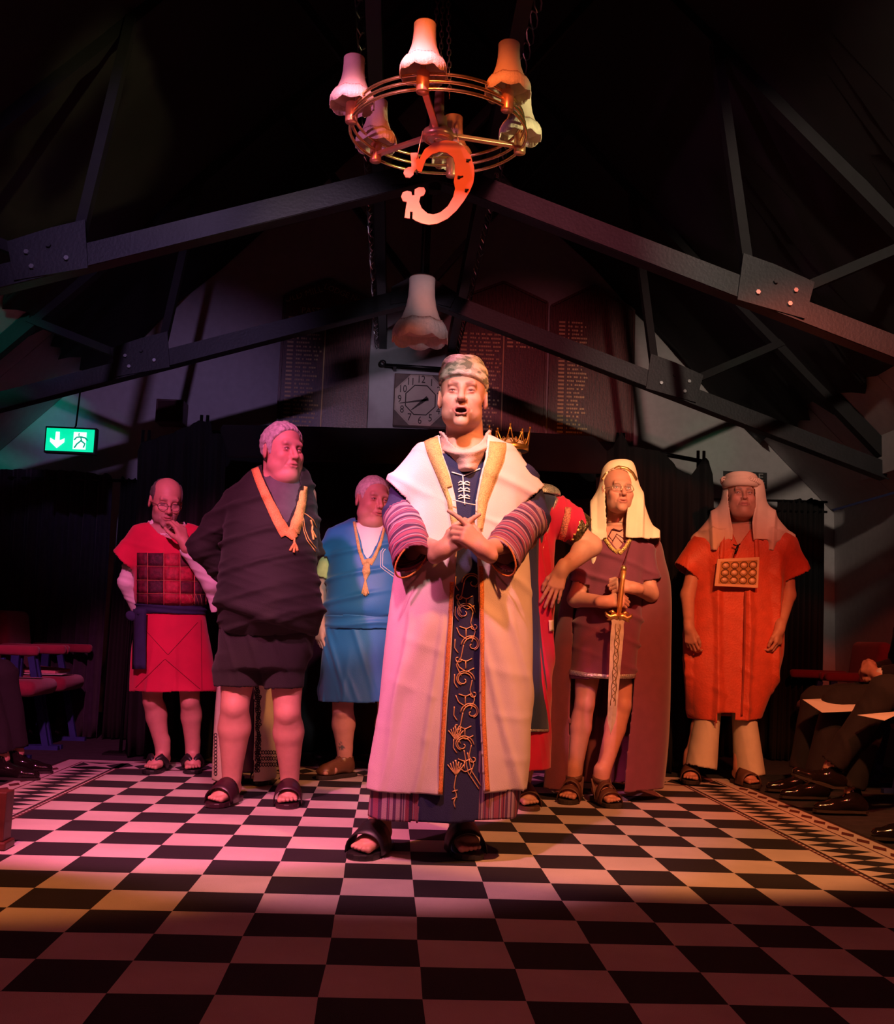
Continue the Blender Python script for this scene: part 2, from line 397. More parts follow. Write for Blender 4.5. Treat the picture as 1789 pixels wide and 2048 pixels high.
# ================================================================== materials of the room
M_wall = mat('wall_paint', (0.50, 0.48, 0.50), 0.75, var=0.06, bump=0.1)
M_dark = mat('black_cloth', (0.0045, 0.004, 0.0048), 0.95, var=0.3, nscale=6, bump=0.3, bscale=500)
M_dark2 = mat('charcoal_cloth', (0.0095, 0.008, 0.0095), 0.95, var=0.3, nscale=5, bump=0.3, bscale=500)
M_floor = mat('room_carpet', (0.030, 0.026, 0.034), 0.95, var=0.3, bump=0.6, bscale=400)
M_ceil = mat('dark_ceiling', (0.010, 0.010, 0.012), 0.9, var=0.4, nscale=2, bump=0.2)
M_steel = mat('painted_steel', (0.016, 0.016, 0.021), 0.5, metal=0.1, var=0.25, nscale=7, bump=0.25, bscale=60)
M_beamdk = mat('shaded_truss_steel', (0.006, 0.006, 0.008), 0.8, var=0.25, bump=0.2)  # darker copy of the truss steel: dimness of upper members put into colour
M_steel_lt = mat('bright_bolt', (0.6, 0.6, 0.62), 0.3, metal=1.0, var=0.1, bump=0)
M_black = mat('black_metal', (0.012, 0.012, 0.014), 0.4, metal=0.4, bump=0)
M_wood = mat('mahogany', (0.13, 0.028, 0.028), 0.35, var=0.35, nscale=5, bump=0.15, bscale=80)
n_, l_, b_ = nodes_of(M_wood)
wv = n_.new('ShaderNodeTexWave'); wv.bands_direction = 'X'; wv.inputs['Scale'].default_value = 9; wv.inputs['Distortion'].default_value = 6; wv.inputs['Detail'].default_value = 4; wv.inputs['Detail Scale'].default_value = 3
tc_ = n_.new('ShaderNodeTexCoord'); mp_ = n_.new('ShaderNodeMapping'); mp_.inputs['Scale'].default_value = (3, 3, 0.5); l_.new(tc_.outputs['Object'], mp_.inputs[0]); l_.new(mp_.outputs[0], wv.inputs[0])
rp_ = n_.new('ShaderNodeValToRGB'); rp_.color_ramp.elements[0].color = (0.055, 0.014, 0.016, 1); rp_.color_ramp.elements[1].color = (0.20, 0.055, 0.05, 1); l_.new(wv.outputs[0], rp_.inputs[0]); l_.new(rp_.outputs[0], b_.inputs['Base Color'])
M_gold = mat('gilt', (0.85, 0.55, 0.20), 0.35, metal=0.9, var=0.15, bump=0.1)
M_giltpaint = mat('gilt_paint', (0.75, 0.50, 0.26), 0.5, metal=0.1, var=0.1, bump=0)
M_cop = mat('copper', (0.85, 0.42, 0.26), 0.32, metal=0.75, var=0.12, nscale=9, bump=0.1, bscale=50)
M_brass = mat('brass', (0.85, 0.60, 0.28), 0.25, metal=0.95, var=0.1, bump=0)
M_shade = mat('shade_silk', (0.82, 0.68, 0.58), 0.8, var=0.05, bump=0.3, bscale=350)
M_fringe = mat('shade_fringe', (0.85, 0.74, 0.64), 0.85, var=0.1, nscale=60, bump=0.6, bscale=300)
M_cw = mat('carpet_white', (0.60, 0.52, 0.47), 0.95, var=0.10, nscale=3.5, bump=0.8, bscale=350)
M_cb = mat('carpet_black', (0.013, 0.010, 0.013), 0.95, var=0.25, nscale=4, bump=0.8, bscale=350)
M_cr = mat('carpet_red', (0.10, 0.018, 0.02), 0.95, var=0.2, bump=0.8, bscale=350)
M_plush = mat('maroon_plush', (0.23, 0.016, 0.042), 0.9, var=0.12, bump=0.4, bscale=400, sheen=0.25)
M_blue = mat('blue_steel', (0.03, 0.05, 0.22), 0.45, metal=0.3, bump=0)
M_paper = mat('paper', (0.75, 0.70, 0.68), 0.8, var=0.03, bump=0)
M_white = mat('white_paint', (0.75, 0.75, 0.75), 0.6, var=0.02, bump=0)
# ================================================================== shell
YB, XW, EZ = 6.0, 3.5, 1.95; RZ = EZ+XW      # back wall, half width, eaves, ridge
def quad(name, V, m, parent=None): return struct(link(name, fmesh(name, V, [tuple(range(len(V)))]), m, parent, False))
quad('floor', [(-XW, -4.5, -0.012), (XW, -4.5, -0.012), (XW, YB, -0.012), (-XW, YB, -0.012)], M_floor)
quad('wall_back', [(-XW, YB, -0.012), (XW, YB, -0.012), (XW, YB, EZ), (0, YB, RZ), (-XW, YB, EZ)], M_wall)
quad('wall_left', [(-XW, -4.5, -0.012), (-XW, YB, -0.012), (-XW, YB, EZ), (-XW, -4.5, EZ)], M_wall)
quad('wall_right', [(XW, YB, -0.012), (XW, -4.5, -0.012), (XW, -4.5, EZ), (XW, YB, EZ)], M_wall)
quad('wall_front', [(XW, -4.5, -0.012), (-XW, -4.5, -0.012), (-XW, -4.5, EZ), (0, -4.5, RZ), (XW, -4.5, EZ)], M_dark2)
quad('baseboard_back', [(-XW, YB-0.015, -0.012), (XW, YB-0.015, -0.012), (XW, YB-0.015, 0.13), (-XW, YB-0.015, 0.13)], M_black)
# sloping ceiling: pale panels near the eaves, black lining above
ceil = MB(); ceil.add([(-XW, -4.5, EZ+0.05), (0, -4.5, RZ+0.05), (0, YB, RZ+0.05), (-XW, YB, EZ+0.05), (XW, YB, EZ+0.05), (XW, -4.5, EZ+0.05)], [(0, 1, 2, 3), (1, 5, 4, 2)])
CEIL = struct(ceil.build('ceiling', M_ceil))
for sgn in (-1, 1):
    for i in range(10):
        y0 = YB-0.01-1.05*(i+1)+0.01; y1 = YB-0.01-1.05*i; a0, a1 = 0.02, (0.95 if sgn < 0 else 0.66)
        p = [(sgn*(XW-a0), y0, EZ+a0), (sgn*(XW-a0), y1, EZ+a0), (sgn*(XW-a1), y1, EZ+a1), (sgn*(XW-a1), y0, EZ+a1)]
        b = MB(); b.prism(p, (-sgn*0.012, 0, -0.012)); b.build('ceiling_panel', M_wall, CEIL)
    # black lining sheet with an uneven lower edge
    V = []; F = []; ny = 90; nz = 8
    for j in range(ny+1):
        y = YB-0.01-j*(YB+4.4)/ny; lo_ = (0.86 if sgn < 0 else 0.58)+0.03*math.sin(j*1.9)+0.05*(math.sin(j*0.77) > 0.8)+0.02*math.sin(j*5.1)
        for k in range(nz+1):
            t = lo_+(XW-0.05-lo_)*k/nz; off = 0.045+0.02*math.sin(j*0.9+k)*math.sin(k*2.2+j*0.3)
            V.append((sgn*(XW-t-off), y, EZ+t-off))
    for j in range(ny):
        for k in range(nz): a = j*(nz+1)+k; F.append((a, a+1, a+nz+2, a+nz+1))
    o = MB().add(V, F).build('ceiling_lining', M_ceil, CEIL, True, solid=0.004)
# bulkheads where the walls step in
for nm, x0, x1, y0, y1, z0, z1 in (('trim_1', 3.16, XW-0.002, 4.2, 4.75, 2.0, 2.42),):
    b = MB(); b.box((x0, y0, z0), (x1, y1, z1)); struct(b.build(nm, M_wall))
# ================================================================== roof trusses
def truss(y, name, lab):
    t = thing(name, lab, 'truss', (0, y, 3.0), 'steel roof trusses')
    apex = (0.02, y, 3.10); ends = [(-3.42, y, 2.0), (3.2, y, 2.02)]
    for e in ends:
        b = MB(); b.bar(apex, e, 0.09, 0.115); o = b.build('lower_chord', M_steel, t)
        b = MB(); b.bar(Vector(apex)+Vector((0, -0.047, -0.055)), Vector(e)+Vector((0, -0.047, -0.055)), 0.012, 0.008); b.build('chord_flange', M_steel, t)
    for s in (-1, 1):
        g = Vector(apex).lerp(Vector(ends[(s+1)//2]), 0.53)
        b = MB(); P = [g+Vector((s*-0.17, -0.062, -0.02)), g+Vector((s*0.17, -0.062, -0.10)), g+Vector((s*0.22, -0.062, 0.09)), g+Vector((s*0.02, -0.062, 0.17)), g+Vector((s*-0.14, -0.062, 0.22))]
        b.prism(P, (0, 0.012, 0)); gp = b.build('gusset_plate', M_steel, t)
        for dx, dz in ((-0.07, 0.02), (0.09, -0.03), (0.02, 0.08), (0.12, 0.04)):
            b = MB(); b.tube([g+Vector((s*dx, -0.064, dz)), g+Vector((s*dx, -0.078, dz))], 0.012, 6); b.build('bolt', M_steel_lt if dx != 0.02 else M_steel, gp)
        b = MB(); b.bar(g+Vector((s*0.1, -0.02, 0.03)), (g.x+s*0.78, y-0.02, EZ+XW-abs(g.x+s*0.78)-0.08), 0.05, 0.06, (0, 1, 0)); b.build('web_strut', M_beamdk, t)
        b = MB(); b.bar(g+Vector((s*-0.1, -0.02, 0.10)), (g.x-s*0.28, y-0.02, EZ+XW-abs(g.x-s*0.28)-0.12), 0.05, 0.06, (0, 1, 0)); b.build('web_strut', M_beamdk, t)
        b = MB(); b.bar((s*0.05, y, RZ-0.16), (s*3.4, y, EZ+0.0), 0.08, 0.10); b.build('rafter', M_beamdk, t)
        b = MB(); b.bar((s*0.02, y-0.01, 3.12), (s*1.0, y-0.01, RZ-1.1), 0.045, 0.05, (0, 1, 0)); b.build('web_strut', M_beamdk, t)
    b = MB(); b.bar((0.02, y, 3.0), (0.02, y, RZ-0.15), 0.06, 0.06, (0, 1, 0)); b.build('king_post', M_beamdk, t)
    P = [Vector((x, y-0.062, z)) for x, z in ((-0.2, 3.0), (0, 3.04), (0.2, 3.0), (0.24, 3.1), (0, 3.24), (-0.2, 3.12))]
    b = MB(); b.prism(P, (0, 0.012, 0)); b.build('apex_plate', M_steel, t)
truss(2.58, 'roof_truss', 'nearer grey steel roof truss with raised chords, just behind the brass chandelier')
truss(4.46, 'roof_truss', 'farther grey steel roof truss crossing in front of the honour boards')
# two ridge-side beams with cable coils
for x in (-0.27, 0.29):
    side = 'left' if x < 0 else 'right'
    t = thing('ceiling_beam', '%s of two dark ceiling beams with looped cable running toward the clock' % side, 'beam', (x, 2.0, 3.15), 'cable-wrapped ceiling beams')
    b = MB(); b.box((x-0.03, -2.5, 3.13), (x+0.03, YB-0.01, 3.27)); b.build('beam', M_black, t)
    b = MB(); y = -2.4; P = []
    while y < YB-0.1:
        for q in range(8):
            a = 2*PI*q/8; P.append((x-(0.052 if x < 0 else -0.052)+0.018*math.cos(a), y+0.11*q/8, 3.17+0.055*math.sin(a)))
        y += 0.11
    b.tube(P, 0.0035, 4); b.build('cable_coil', M_steel_lt, t)
b = MB()
# ================================================================== honour boards on the back wall
def honour_board(xl, xr, yt, ysh, yb, lab, div=None, lines=(), title=None):
    Yb = YB-0.05; a = A(xl, yt, Yb); bq = A(xr, yb, Yb)
    x0, x1 = A(xl, 700, Yb)[0], A(xr, 700, Yb)[0]; xm = (x0+x1)/2
    zt = A((xl+xr)/2, yt, Yb)[2]; zs = A((xl+xr)/2, ysh, Yb)[2]; zb = A((xl+xr)/2, yb, Yb)[2]-0.25
    t = thing('honour_board', lab, 'board', (xm, YB-0.03, zb), 'wooden honour boards on the back wall')
    b = MB(); b.prism([(x0, YB-0.03, zb), (x1, YB-0.03, zb), (x1, YB-0.03, zs), (xm, YB-0.03, zt), (x0, YB-0.03, zs)], (0, 0.028, 0)); b.build('panel', M_wood, t)
    b = MB()
    for P, Q in (((x0, zb), (x0, zs)), ((x1, zb), (x1, zs)), ((x0, zs), (xm, zt)), ((xm, zt), (x1, zs))):
        b.bar((P[0], YB-0.04, P[1]), (Q[0], YB-0.04, Q[1]), 0.02, 0.022, (0, 1, 0))
    b.build('moulding', M_wood, t)
    if div:
        b = MB(); xd = x0+(x1-x0)*div; b.box((xd-0.005, YB-0.042, zb), (xd+0.005, YB-0.03, zs-0.25)); b.build('gilt_divider', M_giltpaint, t)
    b = MB(); r = random.Random(xl)
    for (fx0, fx1, za, zc, dz) in lines:      # rows of worn gilt entries, too small to read
        z = zs-za
        while z > zs-zc and z > zb:
            X = x0+(x1-x0)*fx0; b.box((X, YB-0.0325, z), (X+0.05, YB-0.0305, z+0.016)); X += 0.075; e = x0+(x1-x0)*(fx1-r.uniform(0, 0.12))
            while X < e:
                wd = r.choice((0.009, 0.012, 0.016)); b.box((X, YB-0.0325, z+r.uniform(0, 0.002)), (X+wd, YB-0.0305, z+0.016)); X += wd+r.choice((0.004, 0.004, 0.02))
            z -= dz
    if b.V: o = b.build('gilt_entries', M_giltpaint, t); o['kind'] = 'stuff'
    return t, x0, x1, xm, zt, zs
t, x0, x1, xm, zt, zs = honour_board(563, 738, 560, 598, 880, 'leftmost wooden honour board, headed PAST MASTERS, gilt rows on its left half', 0.49, [(0.06, 0.46, 0.17, 1.6, 0.0345)])
sl = math.atan2(zt-zs, xm-x0)
text_mesh('gilt_title', 'OLD MILL', 0.075, (xm-0.20, YB-0.034, zs+0.035), M_giltpaint, t, rot=(PI/2, -sl*0.8, 0))
text_mesh('gilt_title', 'LODGE No 9861', 0.066, (xm+0.19, YB-0.034, zs+0.035), M_giltpaint, t, rot=(PI/2, sl*0.8, 0))
text_mesh('gilt_title', 'PAST MASTERS', 0.07, (xm+0.02, YB-0.034, zs-0.10), M_giltpaint, t)
honour_board(915, 1093, 563, 600, 890, 'middle honour board behind the turbaned man, short gilt rows on its right half', 0.52, [(0.04, 0.5, 0.3, 1.6, 0.0345), (0.56, 0.95, 0.22, 0.42, 0.0345)])
honour_board(1102, 1268, 570, 615, 895, 'rightmost honour board, gilt rows on its left half only', None, [(0.10, 0.46, 0.14, 1.6, 0.033)])
# ================================================================== clock
def wallbox(px, py): return A(px, py, YB-0.03)
cx = wallbox(841, 803); R_ = (A(905, 803, YB-0.03)[0]-A(778, 803, YB-0.03)[0])/2*0.84; cz = cx[2]; cxx = cx[0]
t = thing('wall_clock', 'square wooden wall clock with octagonal dial, above the black booth', 'clock', (cxx, YB-0.03, cz-R_))
b = MB(); b.box((cxx-R_, YB-0.07, cz-R_), (cxx+R_, YB-0.002, cz+R_)); b.build('case', mat('dark_oak', (0.10, 0.055, 0.045), 0.5, var=0.3, bump=0.2), t, bevel=0.006)
def octa(r, y, rot=PI/8): return [(cxx+r*math.cos(rot+i*PI/4), y, cz+r*math.sin(rot+i*PI/4)) for i in range(8)]
b = MB(); b.prism(octa(R_*1.04, YB-0.078), (0, 0.009, 0)); b.build('dial_rim', mat('rim_gilt', (0.45, 0.33, 0.27), 0.4, bump=0), t)
b = MB(); b.prism(octa(R_*0.97, YB-0.081), (0, 0.004, 0)); dial = b.build('dial', mat('dial_cream', (0.62, 0.50, 0.44), 0.7, var=0.06, bump=0), t)
M_ink = mat('clock_ink', (0.03, 0.012, 0.012), 0.6, bump=0)
b = MB(); b.tube(octa(R_*0.60, YB-0.082), 0.005, 5, closed=True); b.build('inner_octagon', M_ink, dial)
for i in range(12):
    a = PI/2-2*PI*(i+1)/12; rr = R_*0.78
    text_mesh('numeral', str(i+1), 0.088, (cxx+rr*math.cos(a), YB-0.0835, cz+rr*math.sin(a)), M_ink, dial, 0.0008, sx=0.8)
for L, wd, ang, nm in ((R_*0.93, 0.010, PI+0.17, 'minute_hand'), (R_*0.62, 0.014, PI+0.70, 'hour_hand')):
    d = Vector((math.cos(ang), 0, math.sin(ang))); n = Vector((-d.z, 0, d.x)); c0 = Vector((cxx+0.03, YB-0.088, cz-0.0))
    b = MB(); b.prism([c0-d*0.035+n*wd, c0-d*0.035-n*wd, c0-n*wd*0.9, c0+d*L-n*0.002, c0+d*L+n*0.002, c0+n*wd*0.9], (0, 0.002, 0)); b.build(nm, M_ink, dial)
t = thing('curtain_rod', 'short black rod with ring finial fixed above the wall clock', 'rod', (cxx, YB-0.06, cz+R_+0.04))
b = MB(); b.tube([(cxx-R_-0.08, YB-0.10, cz+R_+0.055), (cxx+R_+0.08, YB-0.10, cz+R_+0.045)], 0.014, 8); b.build('rod', M_black, t, True)
b = MB(); b.tube([(cxx-R_-0.10+0.022*math.cos(a*PI/6), YB-0.10, cz+R_+0.07+0.022*math.sin(a*PI/6)) for a in range(12)], 0.007, 6, closed=True); b.build('finial_ring', M_black, t, True)
for s in (-1, 1):
    b = MB(); b.box((cxx+s*R_-0.012, YB-0.11, cz+R_+0.03), (cxx+s*R_+0.012, YB-0.002, cz+R_+0.065)); b.build('bracket', M_black, t)
# ================================================================== signs and loudspeaker
p = A(140, 880, 4.3); hw = (A(188, 880, 4.3)-A(92, 880, 4.3))[0]/2; hh = (A(140, 858, 4.3)-A(140, 903, 4.3))[2]/2
t = thing('exit_sign', 'lit green emergency exit sign with white arrow and running figure', 'sign', p)
b = MB(); b.box((p[0]-hw-0.01, 4.305, p[2]-hh-0.012), (p[0]+hw+0.01, 4.36, p[2]+hh+0.012)); b.build('housing', M_black, t)
b = MB(); b.box((p[0]-hw, 4.298, p[2]-hh), (p[0]+hw, 4.304, p[2]+hh)); b.build('light_panel', mat('exit_green', (0, 0.3, 0.18), 0.5, bump=0, emit=(0.0, 0.85, 0.42, 1.0)), t)
M_el = mat('exit_white', (0.8, 0.9, 0.85), 0.5, bump=0, emit=(0.75, 1.0, 0.92, 1.3)); ey = 4.294
b = MB(); ax = p[0]-hw*0.52; z = p[2]; s_ = hh
b.prism([(ax-0.012, ey, z+s_*0.68), (ax+0.012, ey, z+s_*0.68), (ax+0.014, ey, z-s_*0.1), (ax+0.045, ey, z+s_*0.12), (ax+0.045, ey, z-s_*0.22), (ax, ey, z-s_*0.78), (ax-0.045, ey, z-s_*0.22), (ax-0.045, ey, z+s_*0.12), (ax-0.014, ey, z-s_*0.1)], (0, 0.003, 0)); b.build('down_arrow', M_el, t)
mx_ = p[0]+hw*0.45
b = MB(); b.box((mx_-0.045, ey, z-s_*0.8), (mx_+0.035, ey+0.003, z+s_*0.72)); b.build('doorway_symbol', M_el, t)
b = MB(); M_eg = mat('exit_figure', (0, 0.2, 0.13), 0.5, bump=0, emit=(0.0, 0.32, 0.2, 1.0))
for P in ([(0.0, 0.30), (0.008, 0.0), (-0.02, -0.35), (-0.035, -0.7)], [(0.0, 0.0), (0.03, -0.3), (0.022, -0.65)], [(0.0, 0.3), (0.03, 0.22), (0.045, 0.0)], [(0.0, 0.3), (-0.025, 0.25), (-0.04, 0.0)]):
    b.tube([(mx_+q[0], ey-0.001, z+s_*q[1]) for q in P], 0.0055, 5)
b.tube([(mx_-0.012, ey-0.001, z+s_*0.5), (mx_-0.008, ey-0.001, z+s_*0.5)], 0.011, 8); b.build('running_figure', M_eg, t)
b = MB(); b.tube([(p[0], 4.345, p[2]+hh), (p[0], 4.40, p[2]+hh+.04), (p[0], 4.44, 3.1-1.1*abs(p[0]-.02)/3.44)], 0.006, 6); b.build('hanger', M_black, t)
p0 = A(1447, 942, YB); p1 = A(1534, 978, YB)
t = thing('fire_exit_sign', 'black sign with white FIRE EXIT lettering on the back wall', 'sign', ((p0[0]+p1[0])/2, YB-0.01, p1[2]))
b = MB(); b.box((p0[0], YB-0.01, p1[2]), (p1[0], YB-0.001, p0[2])); b.build('plate', mat('sign_black', (0.02, 0.018, 0.02), 0.6, bump=0), t)
M_sl = mat('sign_letter', (0.45, 0.42, 0.42), 0.6, bump=0)
text_mesh('lettering', 'FIRE', 0.085, (p1[0]-0.115, YB-0.012, p0[2]-0.043), M_sl, t, sx=1.1)
text_mesh('lettering', 'EXIT', 0.085, (p1[0]-0.115, YB-0.012, p0[2]-0.115), M_sl, t, sx=1.1)
b = MB(); q0 = Vector((p0[0]+0.06, YB-0.012, p0[2]-0.07))
for P in ([(0, 0.03), (-0.005, 0), (-0.03, -0.04)], [(-0.005, 0), (0.02, -0.02), (0.015, -0.045)], [(0, 0.025), (0.03, 0.015)], [(0, 0.025), (-0.028, 0.01)]): b.tube([q0+Vector((x, 0, z)) for x, z in P], 0.005, 5)
b.tube([q0+Vector((0.0, 0, 0.045)), q0+Vector((0.006, 0, 0.045))], 0.009, 6); b.build('running_figure', M_sl, t)
p0 = A(313, 797, YB-0.2); p1 = A(365, 846, YB-0.2)
t = thing('wall_speaker', 'dark red boxy loudspeaker mounted high on the back wall at left', 'speaker', ((p0[0]+p1[0])/2, YB-0.1, p1[2]))
b = MB(); b.box((p0[0], YB-0.2, p1[2]), (p1[0], YB-0.01, p0[2])); b.build('cabinet', mat('speaker_wood', (0.08, 0.02, 0.022), 0.5, bump=0.1), t, bevel=0.006)
b = MB(); b.box((p0[0]+0.015, YB-0.207, p1[2]+0.015), (p1[0]-0.015, YB-0.2, p0[2]-0.015)); b.build('grille', mat('speaker_cloth', (0.05, 0.012, 0.018), 0.9, bump=0.5), t)
# ================================================================== masonic carpet
def carpet():
    nx, j0, j1 = 7, -8, 16
    t = MB(); r = random.Random(2); J = {}
    def pt(i, j):
        k = (i, j)
        if k not in J: J[k] = (i*T+r.uniform(-.0025, .0025)*(abs(i) < nx), j*T+r.uniform(-.003, .003), 0.0)
        return J[k]
    for i in range(-nx, nx):
        for j in range(j0, j1): t.add([pt(i, j), pt(i+1, j), pt(i+1, j+1), pt(i, j+1)], [(0, 1, 2, 3)], 0 if (i+j) % 2 else 1)
    def band(a0, a1, mi):      # rectangular ring between offsets a0 and a1 (in squares) outside the chequer
        X0, X1, Y0, Y1 = (nx+a0)*T, (nx+a1)*T, (j0-a0)*T, (j0-a1)*T; Z0, Z1 = (j1+a0)*T, (j1+a1)*T
        for s in (-1, 1): t.add([(s*X0, Y0, 0), (s*X1, Y1, 0), (s*X1, Z1, 0), (s*X0, Z0, 0)], [(0, 1, 2, 3) if s > 0 else (3, 2, 1, 0)], mi)
        t.add([(-X0, Z0, 0), (X0, Z0, 0), (X1, Z1, 0), (-X1, Z1, 0)], [(0, 1, 2, 3)], mi); t.add([(-X0, Y0, 0), (X0, Y0, 0), (X1, Y1, 0), (-X1, Y1, 0)], [(3, 2, 1, 0)], mi)
    band(0, 0.12, 2); band(0.12, 0.16, 1); band(1.14, 1.18, 0); band(1.18, 1.22, 2); band(1.22, 1.62, 0); band(1.62, 1.66, 2); band(1.66, 1.74, 1)
    def tri(side, c, mi_out):  # cell along an edge: light spikes from both rails on a black ground
        a, m_, b_ = 0.16, 0.65, 1.14; h = 0.25
        for p0_, p1_ in ((a, m_), (b_, m_)):
            for q in ((-h, 0), (h, 0)):
                pass
        L = [((a, -h), (m_, 0), (a, h)), ((b_, h), (m_, 0), (b_, -h))]; D = [((a, -h), (b_, -h), (m_, 0)), ((a, h), (m_, 0), (b_, h))]
        for tr, mi in [(x, 0) for x in L]+[(x, 1) for x in D]:
            V = []
            for (o, s) in tr:
                if side in (-1, 1): V.append((side*(nx+o)*T, (c+s)*T, 0))
                elif side == 2: V.append(((c+s)*T, (j1+o)*T, 0))
                else: V.append(((c+s)*T, (j0-o)*T, 0))
            a_, b2, c_ = [Vector(v) for v in V]
            if (b2-a_).cross(c_-a_).z < 0: V = V[::-1]
            t.add(V, [(0, 1, 2)], mi)
    for k in range(int((j1-j0)*2)):
        for s in (-1, 1): tri(s, j0+0.25+k*0.5, 0)
    for k in range(nx*4):
        tri(2, -nx+0.25+k*0.5, 0); tri(3, -nx+0.25+k*0.5, 0)
    for sx in (-1, 1):         # corner blocks with a star
        for (yb, sy) in ((j1, 1), (j0, -1)):
            q = lambda u, v: (sx*(nx+u)*T, (yb+sy*v)*T, 0)
            c = 0.65; pts = [(0.16, 0.16), (c, 0.45), (1.14, 0.16), (0.85, c), (1.14, 1.14), (c, 0.85), (0.16, 1.14), (0.45, c)]
            def ad(V, mi):
                W = [q(*v) for v in V]
                if (Vector(W[1])-Vector(W[0])).cross(Vector(W[2])-Vector(W[0])).z < 0: W = W[::-1]
                t.add(W, [tuple(range(len(W)))], mi)
            for i in range(8): ad([pts[i], pts[(i+1) % 8], (c, c)], 0)
            for i in (0, 2, 4, 6): ad([pts[i], pts[i+1], pts[(i+2) % 8]], 1)
    o = t.build('checkered_carpet', [M_cw, M_cb, M_cr]); tag(o, 'large black and white chequered carpet with sawtooth border and outer band', 'carpet')
    sk = MB(); X1, Y0, Y1 = (nx+1.74)*T, (j0-1.74)*T, (j1+1.74)*T
    V = [(-X1, Y0, 0), (X1, Y0, 0), (X1, Y1, 0), (-X1, Y1, 0)]; sk.add(V+[(x, y, -0.012) for x, y, z in V], [(0, 4, 5, 1), (1, 5, 6, 2), (2, 6, 7, 3), (3, 7, 4, 0), (7, 6, 5, 4)])
    sk.build('bound_edge', M_cr, o)
    dots = MB()
    for s in (-1, 1):
        for k in range(int((j1-j0)*6)):
            y = (j0+(k+0.5)/6)*T; dots.box((s*(nx+0.06)*T-0.004, y-0.010, 0.0), (s*(nx+0.06)*T+0.004, y+0.010, 0.0015))
    q = dots.build('woven_dashes', M_cw, o); q['kind'] = 'stuff'
    dots = MB()
    for s in (-1, 1):
        for k in range(int((j1-j0)*1.5)):
            y = (j0+(k+0.5)/1.5)*T; xc = s*(nx+1.42)*T
            dots.prism([(xc, y-0.06, 0), (xc+0.028, y, 0), (xc, y+0.06, 0), (xc-0.028, y, 0)], (0, 0, 0.0015))
    for k in range(nx*3):
        x = (-nx+(k+0.5)/1.5)*T; yc = (j1+1.42)*T; dots.prism([(x-0.06, yc, 0), (x, yc-0.028, 0), (x+0.06, yc, 0), (x, yc+0.028, 0)], (0, 0, 0.0015))
    q = dots.build('woven_lozenges', M_cr, o); q['kind'] = 'stuff'
carpet()
# ================================================================== hanging cloths
def sheet(name, top, Y, lab, m=None, zb=0.0, bot=None, waves=8, amp=0.03, cat='curtain', group=None, n=90, nz=14, seed=1, parent=None, dy=None):
    """cloth hanging at depth Y from an uneven top line (pixels) down to height zb"""
    top = np.array(top, float); xs = np.linspace(top[0, 0], top[-1, 0], n); V = []; r = np.random.RandomState(seed); ph = r.uniform(0, 6, 6)
    b0, b1 = bot if bot else (top[0, 0], top[-1, 0])
    for i, x in enumerate(xs):
        yt = np.interp(x, top[:, 0], top[:, 1]); y_ = Y+(dy(x) if dy else 0); P = A(x, yt, y_); u = i/(n-1)
        xb = A(b0+(b1-b0)*u, 1300, y_)[0]+(P[0]-A(x, 1300, y_)[0])*0.3
        for k in range(nz+1):
            v = k/nz; z = P[2]+(zb-P[2])*v; X = P[0]+(xb-P[0])*v
            w_ = amp*(0.5+0.8*min(v*3, 1))*(math.sin(u*waves*2*PI+ph[0]+0.6*math.sin(v*3+ph[1]))+0.5*math.sin(u*waves*4.3*PI+ph[2]+v))
            V.append((X, y_+w_, z))
    F = [(i*(nz+1)+k, i*(nz+1)+k+1, (i+1)*(nz+1)+k+1, (i+1)*(nz+1)+k) for i in range(n-1) for k in range(nz)]
    o = MB().add(V, F).build(name, m or M_dark, parent, True, None, solid=0.004)
    if parent is None: tag(o, lab, cat, group)
    return o
Y1 = 4.35
sheet('stage_drape', [(420, 860), (1250, 885)], Y1+0.55, 'black back cloth of the booth behind the row of men', waves=9, amp=0.02, n=160)
sheet('booth_valance', [(440, 860), (441, 849), (700, 855), (1000, 862), (1188, 872), (1200, 884), (1214, 902)], Y1-0.05, 'charcoal cloth valance across the top of the booth below the clock', M_dark2, zb=A(800, 932, Y1)[2], waves=3, amp=0.012, n=160)
sheet('side_drape', [(275, 900), (281, 888), (300, 880), (340, 868), (370, 855), (398, 842), (422, 843), (425, 868), (441, 868), (452, 880)], Y1, 'black drape at the left end of the booth behind the man in red', waves=5, amp=0.03, n=110)
sheet('side_drape', [(1195, 893), (1216, 902), (1228, 893), (1243, 864), (1260, 893), (1300, 899), (1330, 905), (1350, 932), (1382, 953), (1400, 928), (1409, 916), (1418, 921), (1427, 950), (1430, 985)], Y1, 'black drape at the right end of the booth, sagging below its rod', waves=7, amp=0.03, n=130)
for (px, py0, lab) in ((288, 856, 'far left'), (406, 826, 'inner left'), (1247, 862, 'inner right'), (1409, 898, 'far right')):
    a = A(px, py0, Y1+0.05)
    t = thing('booth_pole', '%s of the four black upright poles holding up the booth cloths' % lab, 'pole', (a[0], Y1+0.05, 0), 'upright poles of the black booth')
    for dx in (-0.02, 0.02):
        b = MB(); b.tube([(a[0]+dx, Y1+0.12, -0.012), (a[0]+dx, Y1+0.12, a[2])], 0.011, 8); b.build('tube', M_black, t, True)
    b = MB(); b.box((a[0]-0.12, Y1+0.06, -0.012), (a[0]+0.12, Y1+0.22, 0.0)); b.build('foot_plate', M_black, t)
for (x0, y0, x1, y1, lab) in ((283, 891, 405, 852, 'left'), (1245, 893, 1412, 924, 'right')):
    P, Q = A(x0, y0, Y1+0.09), A(x1, y1, Y1+0.09)
    o = MB().tube([P, Q], 0.015, 8).build('booth_rail', M_black, None, True); tag(o, 'black rail carrying the drape at the %s end of the booth' % lab, 'rail', 'rails of the black booth')
